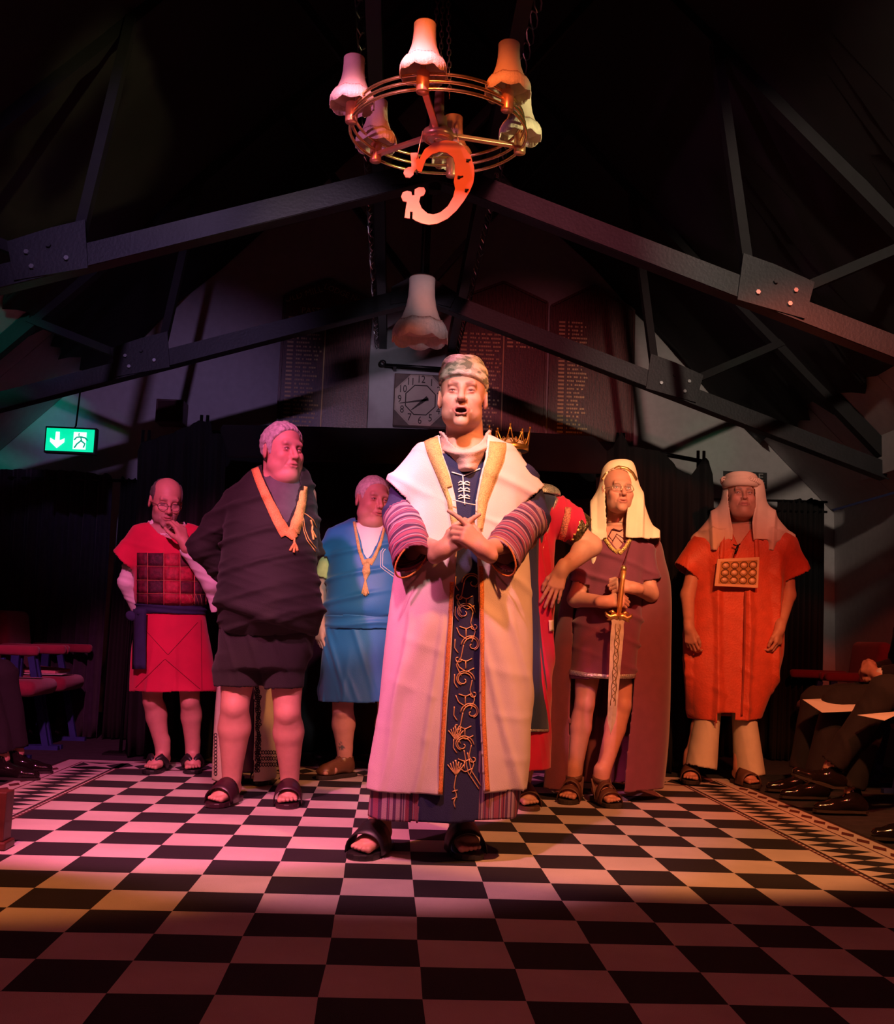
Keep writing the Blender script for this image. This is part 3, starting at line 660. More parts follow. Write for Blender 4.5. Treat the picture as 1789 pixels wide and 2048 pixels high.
sheet('tall_curtain', [(-60, 940), (60, 938), (150, 942), (185, 946), (205, 951), (212, 946), (219, 949), (224, 958)], 5.35, 'dark curtain behind the empty plush seats at far left', m=mat('indigo_velvet', (0.020, 0.013, 0.030), 0.95, var=0.3, bump=0.3, sheen=0.15), bot=(-60, 214), waves=10, amp=0.035, n=130)
sheet('tall_curtain', [(242, 958), (246, 952), (252, 960), (258, 956), (264, 961), (270, 955), (275, 962), (300, 962)], 5.35, 'narrow black curtain right of the pale gap in the wall', bot=(225, 300), waves=4, amp=0.02, n=50, seed=3)
o = MB().tube([A(-100, 952, 5.35), A(300, 963, 5.35)], 0.011, 8).build('curtain_rail', M_black, None, True); tag(o, 'thin black rail above the curtains at far left', 'rail')
sheet('tall_curtain', [(1558, 998), (1562, 1003), (1570, 998), (1578, 1005), (1590, 999), (1602, 997), (1612, 1003), (1622, 996), (1634, 1000), (1642, 1006), (1650, 1001)], 5.3, 'black gathered curtain beside the grey wall, right of the fire exit sign', bot=(1540, 1643), waves=8, amp=0.028, n=90, seed=5)
sheet('tall_curtain', [(1425, 1040), (1470, 1035), (1520, 1022), (1536, 1022)], 5.44, 'black curtain hanging low behind the man in the orange robe', waves=6, amp=0.03, n=80, seed=6)
for dz in (1001, 1021):
    o = MB().tube([A(1395, dz-4, 5.3), A(1655, dz+3, 5.3)], 0.009, 8).build('curtain_rail', M_black, None, True); tag(o, '%s black rail behind the right-hand man in a cream headcloth' % ('upper' if dz < 1010 else 'lower'), 'rail', 'rails behind the man in orange')
# ================================================================== chandelier
def lamp_shade(base, s, parent, mi=None):
    nS = 48
    def wave(i, t, r, z):
        a = abs(math.sin(t*4)); q = r*(1+0.035*a*(r > 0.05))
        return q*s, z*s
    prof = [(0.034, 0.152), (0.036, 0.150), (0.0355, 0.13), (0.037, 0.10), (0.042, 0.07), (0.051, 0.04), (0.062, 0.018), (0.070, 0.006)]
    sh = MB().lathe(prof, base, nS, wave=wave).build('lamp_shade', M_shade, parent, True, solid=0.0015)
    def fw(i, t, r, z):
        a = abs(math.cos(t*4))
        if i == 3: z -= 0.010*a
        if i == 0: z -= 0.004*a
        return (r*(1+0.035*abs(math.sin(t*4)))+0.0012*(math.sin(t*60)))*s, z*s
    MB().lathe([(0.0585, 0.030), (0.068, 0.015), (0.0745, 0.000), (0.0755, -0.022)], base, 96, wave=fw).build('fringe', M_fringe, sh, True, solid=0.0015)
    P = []
    for j in range(64):
        t = 2*PI*j/64; r = 0.0605*(1+0.035*abs(math.sin(t*4)))*s; P.append((base[0]+r*math.cos(t), base[1]+r*math.sin(t), base[2]+(0.028-0.004*abs(math.cos(t*4)))*s))
    b = MB(); b.tube(P, 0.0012*s, 5, closed=True); b.tube([(base[0]+0.0345*s*math.cos(2*PI*j/32), base[1]+0.0345*s*math.sin(2*PI*j/32), base[2]+0.152*s) for j in range(32)], 0.0016*s, 5, closed=True)
    b.build('trim_cord', mat('shade_cord', (0.45, 0.25, 0.2), 0.7, bump=0), sh, True)
    return sh
CY = 0.89; cc = A(874, 245, CY); RZc = cc[2]
t = thing('chandelier', 'brass ring chandelier with six fringed shades hanging on chains', 'chandelier', cc)
lamps = [FL(x, y, RZc) for x, y in ((845, 160), (710, 226), (753, 304), (1018, 200), (1033, 286), (905, 337))]
ctr = np.mean(lamps, 0); Rr = np.mean([np.linalg.norm(l-ctr) for l in lamps])
for k, dz in enumerate((-0.028, 0.0, 0.028)):
    b = MB(); b.tube([(ctr[0]+(Rr-0.006*k)*math.cos(2*PI*i/72), ctr[1]+(Rr-0.006*k)*math.sin(2*PI*i/72), RZc+dz+0.004) for i in range(72)], 0.0055, 8, closed=True); b.build('ring', M_brass, t, True)
for l in lamps:
    d = l-ctr; d[2] = 0; l = ctr+d/np.linalg.norm(d)*Rr; l[2] = RZc
    c_ = MB().lathe([(0.0, -0.036), (0.019, -0.036), (0.0205, -0.033), (0.0205, 0.030), (0.017, 0.034), (0.0, 0.034)], l, 24).build('lamp_cup', M_cop, t, True)
    MB().lathe([(0.008, 0.03), (0.008, 0.07), (0.0, 0.07)], l, 12).build('candle_tube', M_brass, c_, True)
    MB().lathe([(0.0, 0.125), (0.010, 0.115), (0.016, 0.10), (0.014, 0.082), (0.008, 0.068)], l, 14).build('bulb', mat('bulb_glass', (0.5, 0.45, 0.45), 0.15, bump=0), c_, True)
    lamp_shade((l[0], l[1], RZc+0.045), 0.95, t)
hub = ctr.copy(); hub[2] = RZc-0.02
MB().lathe([(0.0, -0.022), (0.03, -0.026), (0.052, -0.020), (0.056, -0.008), (0.050, 0.006), (0.036, 0.016), (0.030, 0.03), (0.028, 0.055), (0.018, 0.06), (0.016, 0.145), (0.010, 0.15), (0.0, 0.15)], hub, 28).build('hub', M_cop, t, True)
b = MB()
for r in (0.014, 0.03, 0.042): b.tube([(hub[0]+r*math.cos(2*PI*i/24), hub[1]+r*math.sin(2*PI*i/24), hub[2]-0.0245) for i in range(24)], 0.002, 5, closed=True)
b.build('hub_rings', M_cop, t, True)
for j in (2, 4, 0):
    l = lamps[j]; b = MB(); b.bar((hub[0], hub[1], hub[2]), (l[0], l[1], RZc-0.01), 0.022, 0.012, mi=0); b.build('arm', M_cop, t, bevel=0.002)
for k, (tx, ty) in enumerate(((0.035, 0.02), (-0.035, -0.02), (0.0, 0.04))):
    b = MB(); p0 = Vector((hub[0]+tx, hub[1]+ty, hub[2]+(0.14 if k < 2 else 0.0))); p1 = Vector((ctr[0]+0.0, ctr[1], 3.35)); n = int((p1-p0).length/0.021)
    for i in range(n):
        c0 = p0.lerp(p1, (i+0.5)/n); w_ = Vector((1, 0, 0)) if i % 2 else Vector((0, 1, 0))
        b.tube([c0+w_*0.0065*math.cos(a*PI/4)+Vector((0, 0, 0.014*math.sin(a*PI/4))) for a in range(8)], 0.0022, 4, closed=True)
    b.build('chain', mat('chain_steel', (0.18, 0.10, 0.08), 0.4, metal=0.8, bump=0), t, True)
b = MB(); b.tube([(hub[0]-0.01, hub[1], hub[2]+0.15), (hub[0]-0.05, hub[1], RZc+0.4), (hub[0]-0.02, hub[1], 3.4), (hub[0], hub[1], 5.2)], 0.003, 6); b.build('supply_cord', M_black, t, True)
b = MB(); b.tube([(hub[0], hub[1], 3.33), (hub[0], hub[1], 5.35)], 0.008, 6); b.build('suspension_rod', M_black, t, True)
# the hanging letter
Gp = [(692,1055),(735,1052),(745,1070),(752,1100),(790,1030),(850,985),(930,968),(1000,975),(1060,1010),(1105,1070),(1130,1150),(1133,1200),(1125,1260),(1100,1320),(1060,1385),(1010,1450),(950,1505),(880,1540),(820,1548),(770,1538),(730,1522),(706,1505),(708,1460),(690,1458),(688,1505),(652,1500),(658,1450),(668,1390),(640,1385),(628,1355),(640,1325),(670,1315),(698,1322),(705,1348),(720,1345),(722,1305),(750,1290),(785,1292),(797,1315),(785,1345),(760,1355),(752,1390),(770,1435),(810,1470),(850,1478),(900,1462),(950,1420),(985,1360),(1000,1300),(990,1250),(1000,1200),(998,1130),(985,1085),(940,1052),(890,1047),(840,1065),(800,1100),(780,1150),(770,1185),(745,1182),(735,1165),(715,1185),(712,1205),(690,1225),(660,1222),(645,1195),(652,1165),(680,1152),(700,1150),(698,1110)]
gy = hub[1]-0.02
tg = thing('letter_emblem', 'flat copper-coloured letter G hanging below the chandelier, its back to the viewer', 'emblem', A(880, 370, gy))
poly = [A(620+x/3.44, y/3.44, gy) for x, y in Gp]
bm = bmesh.new(); vs = [bm.verts.new(p) for p in poly]; es = [bm.edges.new((vs[i], vs[(i+1) % len(vs)])) for i in range(len(vs))]
bmesh.ops.triangle_fill(bm, edges=es, use_beauty=True)
me = bpy.data.meshes.new('letter'); bm.to_mesh(me); bm.free()
o = link('letter', me, mat('copper_paint', (0.50, 0.15, 0.07), 0.5, metal=0.2, var=0.12, nscale=7, bump=0.1, bscale=40), tg, False); s_ = o.modifiers.new('thickness', 'SOLIDIFY'); s_.thickness = 0.006; s_.offset = 0
b = MB()
for x, y, dx in ((1025, 1220, 30), (1085, 1105, 22), (1075, 1310, 18), (738, 1188, 10), (905, 1245, 0)):
    if not dx: continue
    b = MB(); p = Vector(A(620+x/3.44, y/3.44, gy-0.006)); q = Vector(A(620+(x+dx)/3.44, (y-8)/3.44, gy-0.006)); b.tube([p, q], [0.004, 0.002], 6); b.tube([p+Vector((-0.004, 0, 0)), p+Vector((0.004, 0, 0))], 0.0055, 6); b.build('clip', M_black, tg, True)
for xa, ya, xb, yb in ((846, 262, 834, 318), (912, 262, 920, 290)):
    b = MB(); b.tube([A(xa, ya, gy), A(xb, yb, gy-0.004)], 0.0018, 5); b.build('hanging_wire', M_cop, tg, True)
# second, larger pendant further back
pb = A(841, 664, 2.75)
t = thing('pendant_lamp', 'large bell-shaped lampshade with scalloped fringe hanging above the clock', 'lamp', pb)
lamp_shade(pb, 1.84, t)
MB().lathe([(0.0, 0.20), (0.02, 0.19), (0.03, 0.16), (0.025, 0.12), (0.014, 0.09)], pb, 16).build('bulb', MATS['bulb_glass'], t, True)
b = MB(); b.tube([(pb[0], pb[1], pb[2]+0.2), (pb[0]+0.02, pb[1], 5.3)], 0.005, 6); b.build('flex', M_black, t, True)
b = MB()
for a in range(3): b.tube([(pb[0], pb[1], pb[2]+0.25), (pb[0]+0.062*math.cos(a*2.1), pb[1]+0.062*math.sin(a*2.1), pb[2]+0.275)], 0.003, 5)
b.build('shade_carrier', M_brass, t, True)
# ================================================================== theatre seats
def rbox(lo, hi, r, name, m, parent, R=None, c=None):
    b = MB(); b.box(lo, hi, R=R, c=c); o = b.build(name, m, parent, True); q = o.modifiers.new('b', 'BEVEL'); q.width = r; q.segments = 3; return o
def seat(x, y, face, lab):
    """face=+1 looks to +x, -1 to -x"""
    t = thing('theatre_seat', lab, 'chair', (x, y, 0), 'maroon plush theatre seats'); f = face
    def bx(a, b_, r, nm, m_, par=t):
        lo = (min(x+f*a[0], x+f*b_[0]), y+a[1], a[2]); hi = (max(x+f*a[0], x+f*b_[0]), y+b_[1], b_[2]); return rbox(lo, hi, r, nm, m_, par)
    bx((-0.18, -0.24, 0.35), (0.18, 0.24, 0.45), 0.045, 'seat_cushion', M_plush)
    from mathutils import Euler
    R = Euler((0, -f*0.16, 0)).to_matrix(); b = MB(); b.box((-0.05, -0.24, 0.0), (0.05, 0.24, 0.46), R=R, c=(x-f*0.22, y, 0.42)); o = b.build('backrest', M_plush, t, True); q = o.modifiers.new('b', 'BEVEL'); q.width = 0.045; q.segments = 3
    for s in (-1, 1):
        bx((-0.22, s*0.265-0.03, 0.60), (0.20, s*0.265+0.03, 0.66), 0.022, 'armrest', M_plush)
        b = MB(); b.bar((x-f*0.12, y+s*0.265, 0.0), (x-f*0.12, y+s*0.265, 0.60), 0.03, 0.05, (1, 0, 0)); b.bar((x+f*0.12, y+s*0.265, 0.0), (x-f*0.02, y+s*0.265, 0.58), 0.03, 0.04, (1, 0, 0)); b.box((x-0.2, y+s*0.265-0.02, -0.012), (x+0.2, y+s*0.265+0.02, 0.015)); b.build('leg_frame', M_blue, t)
    return t
for y, lab in ((4.94, 'empty maroon theatre seat farthest back on the left, booklet on its cushion'), (4.34, 'empty maroon theatre seat on the left beside the one holding a booklet'), (3.30, 'maroon theatre seat at the left edge under a man in dark trousers')):
    seat(-2.42 if y > 4 else -2.80, y, 1, lab)
for y, lab in ((4.88, 'empty maroon theatre seat farthest back on the right, beside the black curtain'), (4.26, 'empty maroon theatre seat on the right behind the clasped hands'), (3.45, 'maroon theatre seat on the right under the rearmost suited man'), (2.72, 'maroon theatre seat on the right under the middle suited man'), (2.0, 'maroon theatre seat on the right under the nearest suited man')):
    seat(3.0, y, -1, lab)
t = thing('booklet', 'open pale booklet lying on the rearmost left plush seat', 'booklet', (-2.4, 4.92, 0.455))
b = MB(); b.add([(-2.60, 4.78, 0.458), (-2.28, 4.76, 0.462), (-2.28, 4.92, 0.47), (-2.60, 4.94, 0.466)], [(0, 1, 2, 3)]); b.build('page', M_paper, t, solid=0.003)
b = MB(); b.prism([(-2.58, 4.82, 0.468), (-2.34, 4.80, 0.466), (-2.30, 5.00, 0.475), (-2.54, 5.02, 0.49)], (0, 0, 0.018)); b.build('cover', mat('pink_cover', (0.55, 0.20, 0.22), 0.7, bump=0), t)
p = FL(9, 1703)
t = thing('wooden_footstool', 'low reddish wooden footstool end at the left edge of the carpet', 'stool', (p[0]-0.2, p[1]+0.2, 0))
b = MB(); b.box((p[0]-0.36, p[1]+0.01, 0.03), (p[0]-0.012, p[1]+0.09, 0.20)); b.build('body', mat('pedestal_wood', (0.09, 0.022, 0.015), 0.4, var=0.3, bump=0.1), t, bevel=0.004)
b = MB(); b.box((p[0]-0.38, p[1], 0.001), (p[0], p[1]+0.10, 0.03)); b.build('plinth', MATS['pedestal_wood'], t, bevel=0.006)
# ================================================================== people: shared anatomy
M_skin = mat('skin', (0.8, 0.5, 0.4), 0.55, var=0.05, nscale=30, bump=0.12, bscale=220, sub=0.08, attr='tint')
M_hairg = mat('grey_hair', (0.42, 0.41, 0.40), 0.6, var=0.35, nscale=60, bump=0.8, bscale=260)
M_hairw = mat('silver_hair', (0.62, 0.60, 0.54), 0.6, var=0.25, nscale=60, bump=0.8, bscale=260)
M_haird = mat('dark_grey_hair', (0.10, 0.08, 0.08), 0.6, var=0.3, nscale=60, bump=0.8, bscale=260)
M_eye = mat('eye_white', (0.72, 0.68, 0.66), 0.25, var=0.02, bump=0)
M_iris = mat('iris', (0.045, 0.05, 0.07), 0.2, bump=0)
M_glass = mat('lens', (0.8, 0.8, 0.8), 0.02, var=0, bump=0, alpha=0.10)
M_frame = mat('spectacle_frame', (0.03, 0.02, 0.02), 0.3, metal=0.3, bump=0)
M_wire = mat('wire_frame', (0.5, 0.4, 0.25), 0.3, metal=0.9, bump=0)
M_leather = mat('brown_leather', (0.10, 0.045, 0.03), 0.5, var=0.2, bump=0.3, bscale=150)
M_rubber = mat('black_rubber', (0.012, 0.011, 0.012), 0.45, var=0.1, bump=0.1)
M_sole = mat('dark_sole', (0.03, 0.022, 0.018), 0.7, bump=0.2)
M_shoe = mat('polished_shoe', (0.012, 0.008, 0.008), 0.12, var=0.1, bump=0)
def rot(yaw=0, pitch=0, roll=0):
    """yaw>0 turns toward picture right, pitch>0 lowers the chin, roll>0 tips the head to picture right"""
    a, b, c = math.radians(yaw), math.radians(pitch), math.radians(roll)
    Z = np.array([[math.cos(a), -math.sin(a), 0], [math.sin(a), math.cos(a), 0], [0, 0, 1]])
    X = np.array([[1, 0, 0], [0, math.cos(b), -math.sin(b)], [0, math.sin(b), math.cos(b)]])
    Y = np.array([[math.cos(c), 0, math.sin(c)], [0, 1, 0], [-math.sin(c), 0, math.cos(c)]])
    return Z @ X @ Y
class Head:
    def __init__(s, px, py, Y, sx=1.0, sz=1.0, yaw=0, pitch=0, roll=0, jaw=1.0, mouth=0.0, chin2=0.0, nose=1.0, eyes=1.0):
        s.c = A(px, py, Y); s.s = np.array([sx, sx, sz]); s.R = rot(yaw, pitch, roll); s.jaw = jaw; s.mouth = mouth; s.o = eyes
        p = []
        p.append(ell((0, .014, .032), (.077, .096, .084), k=.03))
        p.append(ell((0, -.022, -.040), (.060*(.6+.4*jaw), .068, .074), k=.03))
        for q in (-1, 1): p.append(ell((q*.040*jaw, -.020, -.068), (.022*jaw, .045, .030), k=.03))
        p.append(ell((0, -.076, -.098-mouth*.012), (.024, .018, .018), k=.022))
        if chin2: p.append(ell((0, -.035, -.112), (.048*jaw, .050, .022+.012*chin2), k=.03))
        p.append(cap((-.036, -.078, .022), (.036, -.078, .022), .0115, k=.018))
        for q in (-1, 1):
            p.append(ell((q*.040, -.060, -.028), (.024, .024, .022), k=.022))
            p.append(ell((q*.031, -.094, .002), (.017, .014, .0125), op='s', k=.012))
        p.append(cap((0, -.084, .010), (0, -.108*(.9+.1*nose), -.030), .0075, .0105*nose, k=.012))
        p.append(ell((0, -.110*(.9+.1*nose), -.033), (.011*nose, .010, .009), k=.006))
        for q in (-1, 1):
            p.append(ell((q*.0125*nose, -.096, -.036), (.008, .010, .0075), k=.007))
            p.append(ell((q*.007*nose, -.104, -.0445), (.0035, .006, .004), op='s', k=.003))
        p.append(ell((0, -.074, -.062), (.032, .022, .024), k=.02))
        m = mouth
        up = [(-.024, -.083, -.066), (-.009, -.0955, -.0605), (0, -.0965, -.0625), (.009, -.0955, -.0605), (.024, -.083, -.066)]
        lw = [(-.024, -.083, -.066), (-.010, -.0935, -.071-m*.016), (.010, -.0935, -.071-m*.016), (.024, -.083, -.066)]
        for L_, r in ((up, .0046), (lw, .0056)):
            for i in range(len(L_)-1): p.append(cap(L_[i], L_[i+1], r*(.6 if i == 0 else 1), r*(.6 if i == len(L_)-2 else 1), k=.004))
        s.lips = up, lw
        if m: p.append(ell((0, -.096, -.0665-m*.008), (.019, .026, .003+m*.009), op='s', k=.003))
        else: p.append(ell((0, -.103, -.0662), (.026, .012, .0016), op='s', k=.003))
        # naso-labial folds
        for q in (-1, 1): p.append(cap((q*.020, -.096, -.038), (q*.034, -.084, -.066), .0022, op='s', k=.008))
        for q in (-1, 1):
            e = (q*.031, -.0705, .001); p.append(ell(e, (.0150, .0150, .0140), k=.004))
            p.append(ell((q*.031, -.090, -.0006), (.0130, .012, .0040*s.o), op='s', k=.002))
            p.append(cap((q*.018, -.083, -.0145), (q*.042, -.078, -.0115), .0015, op='s', k=.006))
            p.append(ell((q*.079, .016, -.006), (.0085, .019, .031), rot(0, 0, 0) @ np.array([[math.cos(.35*q), -math.sin(.35*q), 0], [math.sin(.35*q), math.cos(.35*q), 0], [0, 0, 1]]), k=.006))
            p.append(ell((q*.089, .010, -.002), (.006, .010, .018), op='s', k=.006))
        s.prims = p
    def prim(s, k=.025): return group(s.prims, k, xf=(s.R, s.c, s.s))
    def w(s, l): return s.c + s.R @ (np.array(l, float)*s.s)
    def loc(s, P): return ((P-s.c) @ s.R)/s.s
    def eyes(s, parent, look=0.0, down=0.0, closed=False):
        for q in (-1, 1):
            e = MB(); rr = .0128; prof = [(rr*math.sin(i*PI/10), -rr*math.cos(i*PI/10)) for i in range(11)]; prof[0] = (1e-4, -rr); prof[-1] = (1e-4, rr)
            dirl = rot(look, down) @ np.array([0, -1, 0]); fr = s.R @ dirl; c0 = s.w((q*.031, -.0705, .001))
            M_ = Vector(fr).to_track_quat('Z', 'Y').to_matrix(); V = []
            e.lathe(prof, c0, 16, 0, M_)
            e.M = [1 if (sum((Vector(e.V[i])-Vector(c0)).dot(Vector(fr)) for i in f)/len(f)) > rr*.90 else 0 for f in e.F]
            e.build('eye', [M_eye, M_iris], parent, True)
    def colour(s, V, col, o):
        L_ = s.loc(V); x, y, z = L_.T; near = (np.abs(x) < .11) & (np.abs(y-0.0) < .15) & (z > -.16) & (z < .15)
        def mixc(mask, c_): col[mask > 0] = col[mask > 0]*(1-mask[mask > 0, None])+np.array(c_)*mask[mask > 0, None]
        def seg(Ls):
            d = np.full(len(V), 9.0)
            for i in range(len(Ls)-1):
                a = np.array(Ls[i]); b = np.array(Ls[i+1]); ab = b-a; t = np.clip(((L_-a) @ ab)/(ab @ ab), 0, 1); d = np.minimum(d, np.linalg.norm(L_-a-t[:, None]*ab, axis=1))
            return d
        ch = np.exp(-(((np.abs(x)-.038)/.022)**2+((z+.028)/.022)**2))*(y < -.03); mixc(near*ch*.45*o.get('ruddy', 1), (0.72, 0.27, 0.22))
        ns = np.exp(-((x/.016)**2+((z+.030)/.016)**2))*(y < -.09); mixc(near*ns*.4, (0.70, 0.27, 0.22))
        st = smooth(-.025, -.06, z)*(y < .02)*smooth(.02, -.02, y)*o.get('stubble', 0); mixc(near*st, o.get('beard', (0.25, 0.22, 0.2)))
        d = np.minimum(seg(s.lips[0]), seg(s.lips[1])); mixc(near*smooth(.0085, .0055, d)*.8, (0.42, 0.13, 0.12))
        if s.mouth: mixc(near*((np.abs(x) < .019) & (z < -.056) & (z > -.09) & (y > -.092) & (y < -.06)), (0.06, 0.012, 0.012))
        for q in (-1, 1):
            b = seg([(q*.016, -.090, .021), (q*.032, -.088, .0265), (q*.046, -.072, .021)]); mixc(near*smooth(.0075, .003, b)*o.get('brow', .6), o.get('browc', (0.12, 0.09, 0.08)))
            mixc(near*np.exp(-(((x-q*.031)/.016)**2+((z+.001)/.011)**2))*(y < -.05)*.62, (0.22, 0.07, 0.06))  # eye socket shade painted into the skin
            e_ = seg([(q*.019, -.083, -.001+.0034*s.o), (q*.031, -.0855, .0015+.0040*s.o), (q*.044, -.080, -.001+.0030*s.o)]); mixc(near*smooth(.0036, .0014, e_)*.75, (0.07, 0.03, 0.03))
        return col
def hair(H, name, m, parent, line, t=.011, top=None, h=.004, wave=.0016, seed=1, label=None):
    """short hair: a shell over the skull kept behind the hairline; line = [(y, z)] in head units"""
    line = np.array(line)
    def fn(P):
        x, y, z = P[..., 0], P[..., 1], P[..., 2]
        ax = np.sqrt(x*x+((y-.016)*.8)**2+(z-.03)**2)
        k0 = np.sqrt((x/(.077+t))**2+((y-.016)/(.096+t))**2+((z-.032)/(.084+t))**2); d = (k0-1)*.085
        d = d-wave*(.7*np.sin(x*380+4*np.sin(y*17+seed)+z*35)+.6*np.sin(x*170+3*np.sin(z*22+y*14))+.4*np.sin(z*260-y*70+2*np.sin(y*30))*(z < .07))
        f = np.interp(y, line[:, 0], line[:, 1]); d = -smin(-d, (z-f)*.7, .006)
        if top is not None: d = np.maximum(d, top(x, y, z))
        return d
    pr = P_(fn, (-.1, -.1, -.09), (.1, .13, .14)); g = group([pr], xf=(H.R, H.c, H.s))
    D, lo = evalgrid([g], g.lo-.01, g.hi+.01, h); V, Q = surfnet(D, lo, h)
    return link(name, npmesh(name, V, Q), m, parent, True, label)
def hand(wr, fwd, back, side, curl=(30, 30, 30, 30), thumb=35, s=1.0, spread=6, k=.02, tcurl=20):
    """side=+1: thumb lies along (fwd x back); curl in degrees per finger, each joint"""
    wr = np.array(wr, float); f = np.array(fwd, float); f /= np.linalg.norm(f); b = np.array(back, float); b = b-f*(b @ f); b /= np.linalg.norm(b); r = np.cross(f, b)*side
    L = lambda a, u, v: wr+(f*a+r*u+b*v)*s
    p = []
    kn = [(.088, .028), (.092, .009), (.088, -.010), (.080, -.027)]; seg = [(.042, .025, .020), (.047, .028, .021), (.043, .026, .020), (.033, .020, .018)]; rad = [.0092, .0094, .0090, .0080]
    p.append(cap(L(-.03, 0, 0), L(.02, 0, 0), .026*s, .024*s, k=.01))
    for i, (a, u) in enumerate(kn): p.append(cap(L(.015, u*.55, 0), L(a*.95, u, 0), .015*s, .0125*s, k=.012))
    p.append(ell(L(.035, .020, -.010), np.array((.018, .018, .018))*s*1.1, k=.012))
    for i, (a, u) in enumerate(kn):
        q = L(a, u, 0); ang = 0; sp = math.radians(spread)*(1.5-i); 
        for j, l in enumerate(seg[i]):
            ang += math.radians(curl[i])*(1.0 if j else .8); d = (f*math.cos(sp)+r*math.sin(sp))*math.cos(ang)-b*math.sin(ang); q2 = q+d*l*s
            p.append(cap(q, q2, rad[i]*s*(1-.08*j), rad[i]*s*(.92-.1*j), k=.0035)); q = q2
    q = L(.022, .024, -.006); ta = math.radians(thumb); d = f*math.cos(ta)+r*math.sin(ta)-b*.25; d /= np.linalg.norm(d)
    for j, l in enumerate((.042, .032, .026)):
        q2 = q+d*l*s; p.append(cap(q, q2, (.0125-.0012*j)*s, (.0115-.0015*j)*s, k=.006)); q = q2
        c_ = math.radians(tcurl); d = d*math.cos(c_)-(r*.8+b*.4)*math.sin(c_)+f*.12; d /= np.linalg.norm(d)
    g = group(p, k); g.hand = True; return g
def foot(ank, ang, s=1.0, base=0.025, k=.02):
    """ank = ankle joint (x, y); ang = direction of toes, degrees from straight toward the viewer, + to picture right"""
    a = math.radians(ang); f = np.array([math.sin(a), -math.cos(a), 0]); r = np.array([f[1], -f[0], 0])*-1
    o = np.array([ank[0], ank[1], base]); L = lambda u, v, z: o+(f*u+r*v)*s+np.array([0, 0, z*s])
    p = [cap(L(0, 0, .13), L(0, 0, .075), .037*s, .036*s, k=.02), ell(L(-.035, 0, .034), np.array((.034, .034, .036))*s, k=.02), cap(L(-.01, 0, .052), L(.115, 0, .024), .036*s, .023*s, k=.015),
         cap(L(.11, -.022, .020), L(.11, .022, .022), .021*s, .024*s, k=.02)]
    return f, r, o, p, L, k
def toes(F, big, s=1.0):
    f, r, o, p, L, k = F; q = list(p)
    for i in range(5):
        v = big*(.030-.0165*i); ln = (.178, .180, .172, .162, .148)[i]; rd = (.0135, .0100, .0095, .009, .0088)[i]
        q.append(cap(L(.120, v*.92, .016), L(ln, v, .0125), rd*s, rd*.92*s, k=.0045))
    g = group(q, k); g.fine = True; return g
def sandal(F, s, parent, kind, m, m_sole=None, name='sandal', th=.025, W=1.0):
    """kind: slide, flipflop, strap, closed"""
    f, r, o, p, L, k = F; f = Vector(f); r = Vector(r); o = Vector((o[0], o[1], 0))
    prof = [(-.085, .012), (-.078, .028), (-.05, .038), (0, .036), (.05, .037), (.10, .047), (.14, .050), (.175, .043), (.195, .028), (.203, .010)]
    out = [(u, v*W) for u, v in prof]+[(u, -v*W) for u, v in prof[::-1]]
    b = MB(); b.prism([o+(f*u+r*v)*s+Vector((0, 0, 0.001)) for u, v in out], (0, 0, th-.003)); so = b.build('%s_sole' % name, m_sole or M_sole, parent, bevel=.004)
    def strap(u0, w_, h0, hw, mt=None, dz=0.0, n=14, name_='strap'):
        V = []; 
        for a in range(n+1):
            t = PI*a/n
            for q in (-.5, -.17, .17, .5):
                u = u0+q*w_; hh = h0-(u-u0)*.35; V.append(o+(f*u+r*(hw*math.cos(t)))*s+Vector((0, 0, (th*.5+(hh+.012)*math.sin(t)**.75)*s)))
        F_ = [(a*4+c_, a*4+c_+1, a*4+c_+5, a*4+c_+4) for a in range(n) for c_ in range(3)]
        return MB().add(V, F_).build(name_, mt or m, so, True, solid=.004)
    if kind == 'slide': strap(.098, .095, .072, .058*W)
    elif kind == 'flipflop':
        for q in (-1, 1):
            b = MB(); P0 = o+(f*.135+r*q*.0)*s+Vector((0, 0, th+.012)); P2 = o+(f*.045+r*q*.046*W)*s+Vector((0, 0, th)); P1 = o+(f*.100+r*q*.028)*s+Vector((0, 0, th+.058*s))
            b.tube([P0, P0.lerp(P1, .5)+Vector((0, 0, .012)), P1, P1.lerp(P2, .5)+r*q*.012, P2], [.006, .013, .020, .018, .010], 8); b.build('thong', m, so, True)
    elif kind == 'strap':
        strap(.128, .042, .052, .055*W); strap(.075, .038, .082, .050*W)
        b = MB(); zz = th+.088*s; cc_ = o+f*.004*s; P = [cc_+(f*.044*math.cos(t)+r*.041*math.sin(t))*s*1.0+Vector((0, 0, zz+.012*math.cos(t)*-1)) for t in [2*PI*i/20 for i in range(20)]]
        V = []
        for q in P: V += [q+Vector((0, 0, -.014)), q+Vector((0, 0, .014))]
        MB().add(V, [(2*i, 2*i+1, (2*i+3) % 40, (2*i+2) % 40) for i in range(20)]).build('ankle_strap', m, so, True, solid=.004)
        for q in (-1, 1):
            b = MB(); b.bar(o+(f*-.005+r*q*.042)*s+Vector((0, 0, zz)), o+(f*.06+r*q*.045)*s+Vector((0, 0, th)), .018, .004, up=tuple(f)); b.build('side_strap', m, so)
        b = MB(); b.bar(o+(f*-.045)*s+Vector((0, 0, zz)), o+(f*-.075)*s+Vector((0, 0, th*.6)), .06, .005, up=tuple(r)); b.build('heel_counter', m, so)
    return so
